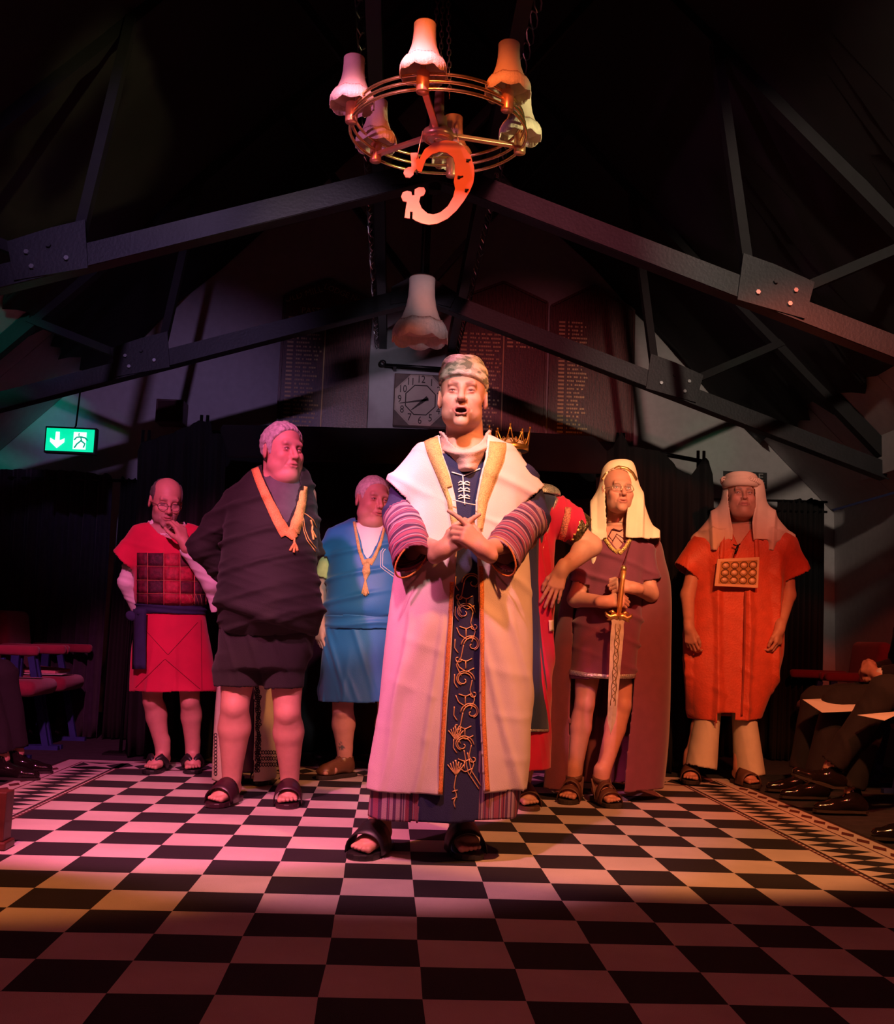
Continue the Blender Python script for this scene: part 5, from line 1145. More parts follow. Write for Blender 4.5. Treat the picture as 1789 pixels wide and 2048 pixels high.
# ================================================================== 3. man in red, hand at his mouth
def red_man():
    Y = 3.68; t = standing('balding man in a red tunic and glasses holding a hand to his mouth', Y, 345); J = lambda x, y, d=0.0: A(x, y, Y+d)
    H = Head(332, 1004, Y-.06, 1.10, 1.18, yaw=24, pitch=15, roll=2, jaw=.92, eyes=.3)
    prs = [vl(Y, [(1050, 290, 385, .08), (1085, 275, 398, .11), (1200, 280, 405, .12), (1290, 275, 410, .13), (1320, 280, 405, .12)]), cap(J(332, 1062, .02), J(328, 1020, .02), .060, .058)]
    fl, fr = foot_at(297, 1549, -8, 1.03), foot_at(385, 1549, 12, 1.03)
    prs += leg(J(306, 1300), J(305, 1402, -.02), (fl[0], fl[1], .11), .085, .062, .038, 1.02)+leg(J(376, 1300), J(380, 1402, -.02), (fr[0], fr[1], .11), .085, .062, .038, 1.02)
    Fa, Fb = foot(fl, -8, 1.03), foot(fr, 12, 1.03); prs += [toes(Fa, 1, 1.03), toes(Fb, -1, 1.03)]
    wr = J(369, 1086, -.20); el = J(427, 1168, -.08); prs += [cap(J(282, 1078), J(256, 1168, .06), .045, .04), cap(J(256, 1168, .06), J(292, 1235, .17), .04, .03), cap(J(388, 1078), el, .045, .04), cap(el, wr, .038, .029)]
    prs += [hand(wr, (-.38, .05, 1), (.75, -.6, .1), -1, (38, 42, 46, 50), 40, 1.05, 4), hand(J(294, 1238, .18), (.8, .1, -.6), (0, 1, 0), 1, (40,)*4), H.prim()]
    body(t, prs, [H], dict(skin=(.64, .37, .32), brow=.4, stubble=.45, beard=(.36, .28, .27))); H.eyes(t, down=15); glasses(H, t, M_frame, z=-.010, y=-.108)
    hair(H, 'hair', M_haird, t, [(-.12, .2), (-.04, .2), (-.03, .035), (-.02, .0), (.0, .02), (.02, .01), (.04, -.04), (.06, -.06), (.12, -.06)], t=.006, top=lambda x, y, z: -(np.sqrt((x/.085)**2+((y+.02)/.10)**2)-.80)*.05+np.maximum(z-.098, 0)*.8)
    for F_ in (Fa, Fb): sandal(F_, 1.03, t, 'flipflop', M_rubber, M_rubber, 'flip_flop')
    # white shirt sleeves and collar
    s1 = [cap(J(282, 1080), J(256, 1165, .06), .062, .056), cap(J(256, 1165, .06), J(284, 1228, .15), .056, .048)]
    c2 = cone(el, J(371, 1090, -.185), .060, .055, .046, .042, (1, 0, 1), k=.02); dr = cone(J(424, 1160, -.07), J(429, 1225, -.05), .050, .035, .022, .012, (1, 0, .3), k=.03)
    s2 = [cap(J(390, 1080), el, .058, .058), c2, dr]
    for q, en, i in ((s1, [], 1), (s2, [c2.end], 2)): garment('shirt_sleeve', q, .009, M_whitec, t, ends=en, disp=lambda V, N: drag(V, (.3, 0, 1), 55, 41, .005), key='ws%d' % i)
    co = vl(Y+.01, [(1040, 298, 366, .075), (1060, 290, 378, .10), (1076, 300, 372, .12)]); garment('shirt_collar', [co], .007, M_whitec, t, cut=[capcut(co), opening([(290, 1020), (380, 1020), (370, 1045), (352, 1066), (340, 1070), (318, 1058), (305, 1040)], Y)], hem=co, key='col3')
    # tunic
    tu = vl(Y, [(1044, 292, 376, .085), (1054, 270, 396, .115), (1085, 263, 403, .135), (1140, 268, 408, .150, -.01), (1195, 269, 414, .162, -.02), (1216, 276, 410, .150), (1232, 274, 411, .150), (1300, 264, 421, .160), (1350, 260, 426, .165), (1384, 258, 429, .168)])
    U = J(268, 1139)-J(223, 1104); w = cone(J(292, 1078), J(246, 1122), .095, .08, np.linalg.norm(U)/2, .085, U, k=.05); U2 = J(448, 1100)-J(405, 1140); w2 = cone(J(380, 1078), J(424, 1118), .09, .08, np.linalg.norm(U2)/2, .08, U2, k=.05)
    def d(V, N):
        x, y = topx(V); return np.where(y > 1225, pleats(V, J(342, 1200)[0], Y, 6, .35, .95, .020, 4)*smooth(1225, 1300, y), drag(V, (.2, 0, 1), 45, 44, .014)*smooth(1050, 1090, y))
    garment('tunic', [tu, w, w2], .0085, M_redc, t, hem=tu, ends=[w.end, w2.end], cut=[capcut(tu), opening([(288, 1020), (384, 1020), (374, 1048), (356, 1072), (340, 1078), (316, 1066), (300, 1048)], Y)], disp=d, key='tunic3')
    mp = [mat('patch_wine', (.10, .004, .02), .7, var=.5, nscale=40, bump=.6, bscale=120), mat('patch_rose', (.36, .012, .04), .7, var=.35, nscale=50, bump=.6, bscale=120), mat('patch_dark', (.055, .006, .02), .7, var=.6, nscale=60, bump=.8, bscale=120)]
    xs = [274, 296, 328, 360, 388, 410]; ys = [1105, 1132, 1160, 1186, 1210]
    for j in range(4):
        for i in range(5): ribbon('patch', 'tunic3', [(xs[i]+1, (ys[j]+ys[j+1])/2+(i*.6)), (xs[i+1]-1, (ys[j]+ys[j+1])/2+(i*.6))], ys[j+1]-ys[j]-1.5, mp[(i*2+j*3+(i*j) % 2) % 3], t, 6, .003, cols=4)
    M_st = mat('gold_stitch', (.5, .22, .12), .5, metal=.3, bump=0); cords('gold_stitching', 'tunic3', [[(274, y), (410, y+3)] for y in ys[1:-1]]+[[(x, 1105), (x+1, 1210)] for x in xs[1:-1]]+[[(385+6*k, 1208), (372+9*k, 1188)] for k in range(4)], .0013, M_st, t, 5, .006)
    cords('apron_seam', 'tunic3', [[(282, 1250), (336, 1310), (395, 1245)], [(272, 1375), (330, 1318), (400, 1378)], [(402, 1240), (404, 1384)]], .0018, mat('dark_red_seam', (.22, .005, .02), .8, bump=0), t, 5, .001)
    sa = vl(Y, [(1206, 271, 412, .160), (1217, 272, 413, .162), (1230, 273, 413, .160)]); garment('sash', [sa], .007, M_navy, t, cut=[capcut(sa)], hem=sa, disp=lambda V, N: .005*ridge(V[:, 2]*220+2*np.sin(V[:, 0]*9)), key='sash3')
    V = []; 
    for k in range(13):
        y = 1218+k*10
        for i, x in enumerate((267, 275, 284, 293)): V.append(J(x-k*.15, y, -.165+.012*math.sin(i*2.1+k*.3)-(x-280)*.0012+(.02 if x < 270 else 0)))
    MB().add(V, [(k*4+i, k*4+i+1, k*4+i+5, k*4+i+4) for k in range(12) for i in range(3)]).build('sash_tail', M_navy, t, True, solid=.006)
    g = [ell(J(263, 1232, -.13), (.035, .018, .028), rot(0, 0, 30)), ell(J(281, 1224, -.16), (.022, .018, .022))]; garment('sash_knot', g, .006, M_navy, t, thick=0, key='kn3')
red_man()

# ================================================================== 4. man in blue tunic
def blue_man():
    Y = 3.62; t = standing('white-haired man in a shiny blue tunic standing behind the pale coat', Y, 735); J = lambda x, y, d=0.0: A(x, y, Y+d)
    H = Head(746, 1001, Y-.05, 1.14, 1.22, yaw=26, pitch=3, roll=4, jaw=1.28, chin2=.8, nose=1.0, eyes=.65)
    prs = [vl(Y, [(1050, 700, 780, .09), (1085, 670, 800, .12), (1200, 665, 808, .15), (1300, 665, 805, .14), (1320, 670, 800, .13)]), cap(J(742, 1068, .02), J(742, 1010, .03), .080, .075)]
    fl, fr = foot_at(638, 1560, -42, 1.0), foot_at(790, 1560, 20, 1.0)
    prs += leg(J(690, 1310), J(686, 1420, -.02), (fl[0], fl[1], .11), .09, .068, .040, 1.06)+leg(J(780, 1310), J(776, 1420, -.02), (fr[0], fr[1], .11), .09, .068, .040, 1.06)
    Fa, Fb = foot(fl, -42), foot(fr, 20); prs += [toes(Fa, 1), toes(Fb, -1)]
    el1, w1, el2, w2 = J(644, 1172, .04), J(641, 1248, -.02), J(836, 1172, .04), J(836, 1248, 0)
    prs += [cap(J(672, 1080), el1, .052, .045), cap(el1, w1, .044, .030), cap(J(806, 1080), el2, .05, .045), cap(el2, w2, .044, .030), hand(w1, (0, -.15, -1), (-.75, -.6, 0), -1, (32, 36, 40, 44), 25), hand(w2, (0, -.1, -1), (.6, -.8, 0), 1, (30,)*4), H.prim()]
    def tattoo(V, N, col):
        x, y = topx(V); m = ((np.abs(x-684) < 1.6) & (np.abs(y-1492) < 9)) | ((np.abs(y-1494) < 1.6) & (np.abs(x-684) < 7)) | ((np.abs(np.abs(x-684)-np.abs(y-1492)) < 1.2) & (np.abs(x-684) < 5)); m &= V[:, 1] < Y+.05
        col[m] = (.10, .12, .12); return col
    body(t, prs, [H], dict(skin=(.66, .44, .36), brow=.3, browc=(.4, .35, .3), paint=tattoo)); H.eyes(t, look=8)
    hair(H, 'hair', M_hairw, t, [(-.12, .098), (-.08, .088), (-.055, .062), (-.04, .03), (-.025, -.01), (-.01, .02), (.02, .01), (.04, -.04), (.12, -.05)], t=.006, wave=.001)
    for F_ in (Fa, Fb):
        f, r, o, p, L, k = F_; up = group([ell(L(-.02, 0, .035), (.045, .045, .045)), cap(L(0, 0, .050), L(.14, 0, .022), .046, .038, k=.02), ell(L(.15, 0, .018), (.05, .045, .028), rot(0)), cap(L(0, 0, .05), L(0, 0, .09), .047, .047)], .02)
        sl = sandal(F_, 1.02, t, 'closed', M_leather, M_sole, 'shoe'); fr2 = [L(0, 0, .10)[2]]
        garment('shoe_upper', [up], .006, mat('tan_leather', (.16, .075, .04), .32, var=.2, bump=.15), t, cut=[lambda c, z=L(0, 0, .088)[2]: c[:, 2] > z, lambda c: c[:, 2] < .012], thick=.003, key='su'+str(k))
        b = MB(); 
        for u in (.03, .055, .08):
            b.tube([Vector(L(u, -.030, .085-u*.35)), Vector(L(u+.012, 0, .100-u*.38)), Vector(L(u, .030, .085-u*.35))], .006, 6)
        b.build('shoe_strap', M_leather, t, True)
    us = cone(J(668, 1090), J(646, 1156, .02), .055, .06, .052, .052, (1, 0, -.3)); garment('undersleeve', [us], .008, mat('pale_yellow_cotton', (.70, .78, .30), .85, bump=.2), t, ends=[us.end], key='us4')
    nk = vl(Y, [(1044, 712, 775, .09), (1060, 700, 790, .13), (1125, 700, 780, .158, .0)]); garment('white_vest', [nk], .009, M_whitec, t, cut=[capcut(nk)], hem=nk, key='nk4')
    tu = vl(Y, [(1034, 708, 776, .088), (1044, 688, 792, .115), (1062, 660, 815, .145), (1120, 655, 818, .165), (1180, 652, 821, .182, -.02), (1222, 648, 823, .185, -.02), (1240, 655, 818, .170), (1262, 648, 823, .170), (1340, 640, 829, .175), (1404, 638, 831, .180)])
    w = cone(J(678, 1075), J(648, 1112), .075, .075, .062, .065, (.8, 0, -.6), k=.04); w2 = cone(J(798, 1075), J(828, 1112), .075, .075, .062, .065, (.8, 0, .6), k=.04)
    def d(V, N):
        x, y = topx(V); return np.where(y > 1255, pleats(V, J(735, 1200)[0], Y, 5, .35, .85, .020, 14)*smooth(1255, 1310, y)+drag(V, (1, 0, .4), 30, 15, .010), drag(V, (-.2, 0, 1), 36, 54, .015, 1.6)*smooth(1050, 1090, y))
    garment('tunic', [tu, w, w2], .0085, M_teal, t, hem=tu, ends=[w.end, w2.end], cut=[capcut(tu), opening([(708, 1015), (772, 1015), (768, 1050), (757, 1082), (744, 1108), (735, 1118), (727, 1105), (720, 1075), (712, 1050)], Y)], disp=d, key='tunic4')
    sa = vl(Y, [(1228, 650, 822, .188), (1244, 650, 822, .192), (1260, 650, 822, .188)]); garment('belt', [sa], .007, M_teal, t, cut=[capcut(sa)], hem=sa, disp=lambda V, N: .006*ridge(V[:, 2]*110+1.5*np.sin(V[:, 0]*11)), key='belt4')
    ribbon('neck_braid', 'tunic4', [(709, 1036), (715, 1065), (722, 1100), (732, 1128)], [8, 10, 12, 14], M_trim, t, 4, .005); ribbon('neck_braid', 'tunic4', [(769, 1045), (760, 1082), (748, 1110), (738, 1128)], [8, 10, 12, 14], M_trim, t, 4, .005)
    ribbon('braid_pendant', 'tunic4', [(734, 1126), (733, 1142), (731, 1162)], [12, 16, 3], M_trim, t, 3, .005); cords('tassel', 'tunic4', [[(731, 1160), (731+k*3, 1176), (731+k*5, 1192-abs(k)*3)] for k in (-1.3, -.6, 0, .6, 1.3)], .0045, M_trim, t, 3, .004)
    cords('pocket_outline', 'tunic4', [[(767, 1096), (762, 1103), (761, 1134), (790, 1156)], [(771, 1098), (766, 1105), (765, 1132), (792, 1151)]], .0022, M_whitec, t, 4, .003)
blue_man()

# ================================================================== 5. crowned man
def king():
    Y = 2.70; t = standing('crowned man in red with blue robe, half hidden, hand on his hip', Y, 1040); J = lambda x, y, d=0.0: A(x, y, Y+d)
    H = Head(1012, 940, Y-.03, 1.0, 1.02, yaw=-10)
    prs = [vl(Y, [(1000, 985, 1060, .09), (1030, 965, 1095, .12), (1200, 965, 1090, .13), (1350, 965, 1085, .13), (1380, 970, 1080, .12)]), cap(J(1020, 1010), J(1015, 960), .06, .058)]
    fl, fr = foot_at(975, 1620, -8, 1.0), foot_at(1064, 1623, 6, 1.05)
    prs += leg(J(990, 1360), J(988, 1470, -.02), (fl[0], fl[1], .11), .09, .065, .04)+leg(J(1060, 1360), J(1062, 1470, -.02), (fr[0], fr[1], .11), .09, .065, .04)
    Fa, Fb = foot(fl, -8), foot(fr, 6, 1.05); prs += [toes(Fa, 1), toes(Fb, -1, 1.05)]
    el, wr = J(1182, 1092, .02), J(1124, 1140, -.16); el2 = J(930, 1110, .03)
    prs += [cap(J(1100, 1020), el, .062, .052), cap(el, wr, .055, .034), ell(J(1163, 1100, -.04), (.05, .05, .042)), cap(J(970, 1020), el2, .055, .045), cap(el2, J(960, 1180, -.1), .045, .03), hand(wr, (-.35, -.12, -1), (-.1, -1, -.05), 1, (12, 10, 12, 16), 30, 1.05, 6), hand(J(962, 1182, -.1), (.3, -.2, -.8), (0, -1, 0), -1), H.prim()]
    body(t, prs, [H], dict(skin=(.68, .46, .38))); H.eyes(t)
    hair(H, 'hair', M_hairg, t, [(-.12, .085), (-.05, .06), (-.03, .0), (.04, -.04), (.12, -.05)])
    for F_, s_ in ((Fa, 1.0), (Fb, 1.05)): sandal(F_, s_, t, 'slide', M_leather, M_leather, 'sandal', th=.022)
    rb = vl(Y, [(988, 985, 1062, .085), (1002, 958, 1098, .12), (1050, 948, 1106, .145), (1150, 950, 1110, .15), (1300, 948, 1108, .165), (1430, 948, 1104, .175), (1538, 950, 1101, .178)])
    slv = cap(J(1098, 1022), J(1128, 1042, .0), .088, .098, k=.03); sc_ = cone(J(1105, 1022), J(1160, 1062, .02), .095, .09, .082, .08, (.6, 0, -.8), k=.02); s2 = cap(J(975, 1025), J(945, 1070), .08, .085)
    garment('red_robe', [rb, slv, sc_, s2], .0085, M_redc, t, hem=rb, ends=[sc_.end], cut=[capcut(rb)], disp=lambda V, N: pleats(V, J(1028, 1200)[0], Y, 6, .25, .9, .018, 7)+drag(V, (1, 0, .2), 60, 61, .008), key='robe5')
    cb, d_, R_2 = sc_.end; d_ = np.array(d_); cf = cone(cb-d_*.05, cb+d_*.012, .089, .087, .086, .084, (.6, 0, -.8)); M_bg = mat('black_gold_sequins', (.10, .07, .03), .35, metal=.6, var=.9, nscale=90, bump=1, bscale=130)
    garment('sleeve_cuff', [cf], .006, M_bg, t, ends=[cf.end, (cb-d_*.05, -d_, .09)], key='cuff5')
    for k, (x, y) in enumerate(((1143, 1060), (1150, 1068), (1157, 1060), (1150, 1052), (1146, 1078), (1159, 1045))):
        h_ = hit(SURF['cuff5'], x, y)
        if h_: MB().lathe([(0, .0015), (.006, .001), (.007, 0)], tuple(h_[0]-Vector((0, .001, 0))), 8, R=Matrix.Rotation(PI/2, 3, 'X')).build('sequin', M_gold, t)
    ribbon('pink_lace', 'robe5', [(1137, 1016), (1133, 1040), (1126, 1068), (1122, 1082)], 12, mat('salmon_lace', (.72, .22, .15), .7, var=.6, nscale=150, bump=1, bscale=200), t, 4, .006)
    bl = vl(Y-.01, [(984, 985, 1085, .105), (1000, 962, 1118, .135), (1045, 955, 1101, .165), (1117, 955, 1089, .172), (1200, 952, 1091, .175), (1243, 950, 1094, .180), (1350, 948, 1098, .188), (1463, 948, 1101, .192)])
    garment('blue_surcoat', [bl], .0085, mat('deep_blue_velvet', (.010, .028, .085), .7, var=.15, bump=.3, sheen=.4), t, hem=bl, cut=[capcut(bl), lambda c: c[:, 1] > Y+.06], disp=lambda V, N: drag(V, (1, 0, .05), 60, 66, .005, .8), key='blue5')
    ribbon('silver_edging', 'blue5', [(1117, 990), (1106, 1020), (1098, 1048), (1087, 1100), (1086, 1150), (1088, 1200), (1091, 1243)], 5, M_silver, t, 4, .005); ribbon('silver_hem', 'blue5', [(1000, 1459), (1097, 1461)], 5, M_silver, t, 5, .004)
    cl = vl(Y, [(968, 1000, 1098, .10), (980, 985, 1118, .125), (994, 975, 1122, .14)]); garment('silver_collar', [cl], .007, M_silver, t, cut=[capcut(cl)], hem=cl, key='cl5')
    ribbon('cream_tab', 'robe5', [(1099, 1240), (1100, 1262)], 9, M_cream, t, 4, .012)
    # crown
    cn = thing('crown', 'gilt metal crown with ball-tipped points, just showing above the pale coat shoulder', 'crown', J(1018, 900))
    c0 = J(1018, 897); R0 = .094
    MB().lathe([(R0, -.014), (R0+.003, -.012), (R0+.003, .010), (R0, .012)], c0, 40).build('band', M_gold, cn, True, solid=.003)
    for i in range(10):
        a = 2*PI*i/10+.25; o = Vector(c0); e = lambda aa, z: o+Vector(((R0+z*.12)*math.cos(aa), (R0+z*.12)*math.sin(aa), z))
        tall = .098 if i % 2 else .078
        b = MB(); b.tube([e(a-.30, .012), e(a-.16, .03), e(a-.05, tall*.75), e(a, tall)], .0035, 6); b.tube([e(a+.30, .012), e(a+.16, .03), e(a+.05, tall*.75), e(a, tall)], .0035, 6); b.build('point', M_gold, cn, True)
        q = e(a, tall+.004); MB().lathe([(1e-4, -.006), (.005, -.004), (.006, 0), (.005, .004), (1e-4, .006)], q, 10).build('ball_tip', M_gold, cn, True)
        b = MB(); b.tube([e(a+.31-.06*math.cos(s*PI/5), .028+.014*math.sin(s*PI/5)) for s in range(10)], .0022, 5, closed=True); b.build('scroll', M_gold, cn, True)
    o_ = MB().lathe([(R0-.004, -.01), (R0-.006, .012), (R0*.8, .034), (R0*.5, .046), (1e-4, .050)], c0, 28).build('white_cap', M_whitec, cn, True)
king()

# ================================================================== 6. man with the sword
def sword_man():
    Y = 3.04; t = standing('man in a cream headcloth, plum tunic and wine cape holding a sword', Y, 1225); J = lambda x, y, d=0.0: A(x, y, Y+d)
    H = Head(1237, 982, Y-.06, 1.0, 1.07, yaw=4, pitch=-4, roll=1, jaw=.92, nose=1.05)
    prs = [vl(Y, [(1055, 1195, 1275, .08), (1085, 1180, 1288, .11), (1200, 1172, 1278, .12), (1300, 1165, 1272, .12), (1320, 1168, 1268, .11)]), cap(J(1236, 1062), J(1237, 1000), .058, .055)]
    fl, fr = foot_at(1133, 1610, -20, 1.03), foot_at(1232, 1618, 10, 1.03)
    prs += leg(J(1180, 1300), J(1170, 1408, -.02), (fl[0], fl[1], .11), .078, .060, .036)+leg(J(1240, 1300), J(1246, 1410, -.02), (fr[0], fr[1], .11), .078, .058, .036)
    Fa, Fb = foot(fl, -20, 1.03), foot(fr, 10, 1.03); prs += [toes(Fa, 1, 1.03), toes(Fb, -1, 1.03)]
    e1, w1, e2, w2 = J(1152, 1198, -.04), J(1212, 1204, -.23), J(1302, 1188, -.04), J(1268, 1176, -.22)
    prs += [cap(J(1186, 1090), e1, .045, .042), cap(e1, w1, .043, .029), cap(J(1284, 1090), e2, .045, .04), cap(e2, w2, .04, .029)]
    prs += [hand(w1, (1, -.15, .12), (.05, -.9, .45), -1, (72, 74, 74, 70), 28, 1.0, 1), hand(w2, (-1, -.15, .15), (-.05, -.9, .45), 1, (72, 74, 74, 70), 28, 1.0, 1), H.prim()]
    body(t, prs, [H], dict(skin=(.66, .40, .32), brow=.35, ruddy=1.2)); H.eyes(t, look=-6); glasses(H, t, M_wire, w_=.023, hh=.018)
    for F_ in (Fa, Fb): sandal(F_, 1.03, t, 'strap', M_leather, M_sole)
    tu = vl(Y, [(1052, 1200, 1268, .08), (1068, 1184, 1288, .11), (1100, 1170, 1294, .132), (1180, 1162, 1286, .142), (1240, 1148, 1286, .148), (1300, 1144, 1279, .152), (1358, 1139, 1272, .158)])
    s1 = cone(J(1190, 1090), J(1160, 1172, -.02), .072, .07, .062, .06, (1, 0, -.3), k=.03); s2 = cone(J(1282, 1090), J(1300, 1165, -.02), .07, .07, .06, .06, (1, 0, .3), k=.03)
    garment('tunic', [tu, s1, s2], .0085, M_plum, t, hem=tu, ends=[s1.end, s2.end], cut=[capcut(tu), opening([(1205, 1030), (1265, 1030), (1258, 1072), (1236, 1100), (1212, 1072)], Y)], disp=lambda V, N: drag(V, (.35, 0, 1), 38, 71, .014, 1.5)+pleats(V, J(1210, 1200)[0], Y, 5, .35, .8, .012, 9), key='tunic6')
    ribbon('gold_neckline', 'tunic6', [(1212, 1074), (1226, 1094), (1238, 1104)], 13, mat('gilt_scrollwork', (.62, .45, .14), .4, metal=.5, var=.9, nscale=170, bump=1, bscale=200), t, 3, .004); ribbon('gold_neckline', 'tunic6', [(1260, 1074), (1248, 1094), (1237, 1106)], 13, MATS['gilt_scrollwork'], t, 3, .005)
    ribbon('silver_hem', 'tunic6', [(1140, 1344), (1175, 1350), (1220, 1354), (1271, 1352)], 9, MATS['silver_sequin'], t, 4, .004)
    ribbon('silver_cuff', 'tunic6', [(1148, 1168), (1160, 1173), (1172, 1172)], 8, M_silver, t, 3, .004)
    MB().tube([J(1218, 1064, -.07), J(1228, 1058, -.10), J(1240, 1062, -.105), J(1254, 1056, -.07)], .004, 6).build('neck_cord', mat('maroon_cord', (.07, .01, .02), .7, bump=0), t, True)
    MB().tube([J(1224, 1060, -.10), J(1218, 1072, -.13), J(1226, 1082, -.135), J(1234, 1068, -.12), J(1246, 1076, -.14), J(1252, 1084, -.13)], .003, 6).build('cord_bow', MATS['maroon_cord'], t, True)
    ca = vl(Y+.10, [(1062, 1205, 1285, .10), (1080, 1180, 1318, .13), (1120, 1155, 1330, .15), (1180, 1128, 1342, .165), (1300, 1108, 1341, .18), (1450, 1098, 1334, .19), (1576, 1090, 1323, .195)])
    Lc = [(1215, 1040), (1185, 1085), (1163, 1140), (1146, 1225), (1142, 1340), (1138, 1450), (1133, 1600)]; Rc = [(1262, 1040), (1282, 1085), (1289, 1175), (1278, 1261), (1268, 1400), (1248, 1600)]
    garment('cape', [ca], .0085, M_cape, t, hem=ca, cut=[capcut(ca), opening(Lc+Rc[::-1], Y+.10)], disp=lambda V, N: pleats(V, J(1215, 1200)[0], Y+.1, 8, .2, 1.15, .022, 12), thick=.006, key='cape6')
    hc = vl(Y, [(920, 1226, 1256, .035), (925, 1216, 1265, .075), (938, 1206, 1271, .100), (965, 1199, 1277, .116), (1000, 1187, 1288, .126), (1040, 1176, 1302, .135), (1066, 1169, 1316, .142), (1084, 1166, 1323, .148)])
    tip = vl(Y-.03, [(1066, 1172, 1208, .09), (1100, 1178, 1206, .075), (1140, 1184, 1190, .05)], k=.02)
    face = [(1209, 958), (1217, 942), (1238, 936), (1256, 942), (1263, 958), (1260, 1000), (1254, 1040), (1252, 1110), (1213, 1110), (1212, 1040), (1208, 990)]
    garment('headcloth', [hc, tip], .0065, M_cream, t, hem=[tip], cut=[opening(face, Y), lambda c: (c[:, 2] < hc.z0+.009+hc.tilt*(c[:, 0]-hc.cx)) & (topx(c)[0] > 1207)], disp=lambda V, N: (lambda x, y: .013*smooth(950, 1010, y)*ridge(x*.19+.004*(y-1000)*np.sign(x-1236)+1))(*topx(V)), key='hc6')
    ribbon('gold_headband', 'hc6', [(1206, 960), (1213, 948), (1224, 941), (1238, 934), (1254, 937), (1265, 946), (1273, 960)], 4.5, M_gold, t, 3, .004)
    # sword
    g = lambda x, y, d=0: J(x, y, -.275+d)
    sw = thing('sword', 'ornate sword with gilt hilt held point down by the caped man', 'sword', g(1240, 1232))
    A0, B0 = Vector(g(1237, 1236)), Vector(g(1222, 1469)); ax = (B0-A0).normalized(); sd = Vector((ax.z, 0, -ax.x))*-1; n = Vector((0, -1, 0))
    W = [(0, .036), (.03, .030), (.08, .033), (.22, .029), (.38, .025), (.50, .021), ((B0-A0).length, 0.0)]
    V = []; 
    for s, w_ in W: V += [A0+ax*s-sd*w_, A0+ax*s+n*.006, A0+ax*s+sd*w_, A0+ax*s-n*.006]
    F_ = [(i*4+j, i*4+(j+1) % 4, i*4+4+(j+1) % 4, i*4+4+j) for i in range(len(W)-1) for j in range(4)]
    MB().add(V, F_).build('blade', mat('blade_steel', (.70, .64, .48), .4, metal=.35, var=.25, nscale=20, bump=.2), sw)
    b = MB(); r = random.Random(5)
    for s_ in (-1, 1):
        b.tube([A0+ax*(.03+.40*i/20)+sd*s_*(.010+.003*math.sin(i*1.7))+n*.0062 for i in range(21)], .0018, 5)
    b.tube([A0+ax*(.05+.36*i/60)+sd*.007*math.sin(i*1.1)+n*.0065 for i in range(61)], .0016, 5); b.build('blade_engraving', mat('dark_gilt', (.30, .20, .06), .4, metal=.8, bump=0), sw, True)
    G0 = Vector(g(1238, 1230)); TP = Vector(g(1248, 1142)); b = MB(); b.tube([G0, G0.lerp(TP, .2), G0.lerp(TP, .8), TP], [.012, .013, .012, .014], 10); b.build('grip', mat('gilt_grip', (.8, .38, .12), .35, metal=.7, var=.3, bump=.3), sw, True)
    for s_ in (-1, 1):
        b = MB(); b.tube([G0+ax*.012, G0+sd*s_*.020+ax*.004, G0+sd*s_*.042+ax*.014, G0+sd*s_*.060+ax*.004, G0+sd*s_*.068-ax*.010], [.017, .016, .013, .010, .003], 8); b.tube([G0+sd*s_*.02, G0+sd*s_*.035-ax*.016, G0+sd*s_*.05-ax*.012], [.012, .009, .003], 7); b.tube([G0+sd*s_*.03, G0+sd*s_*.045+ax*.026, G0+sd*s_*.058+ax*.030], [.010, .008, .002], 7); b.build('crossguard_wing', M_gold, sw, True)
    MB().lathe([(1e-4, -.016), (.012, -.012), (.016, 0), (.011, .012), (1e-4, .018)], TP+Vector((0, 0, .012)), 12).build('pommel', M_gold, sw, True)
    MB().tube([g(1262, 1085, .13), g(1254, 1112, .09), g(1249, 1136, .0)], .0028, 6).build('hilt_cord', MATS['maroon_cord'], sw, True)
sword_man()

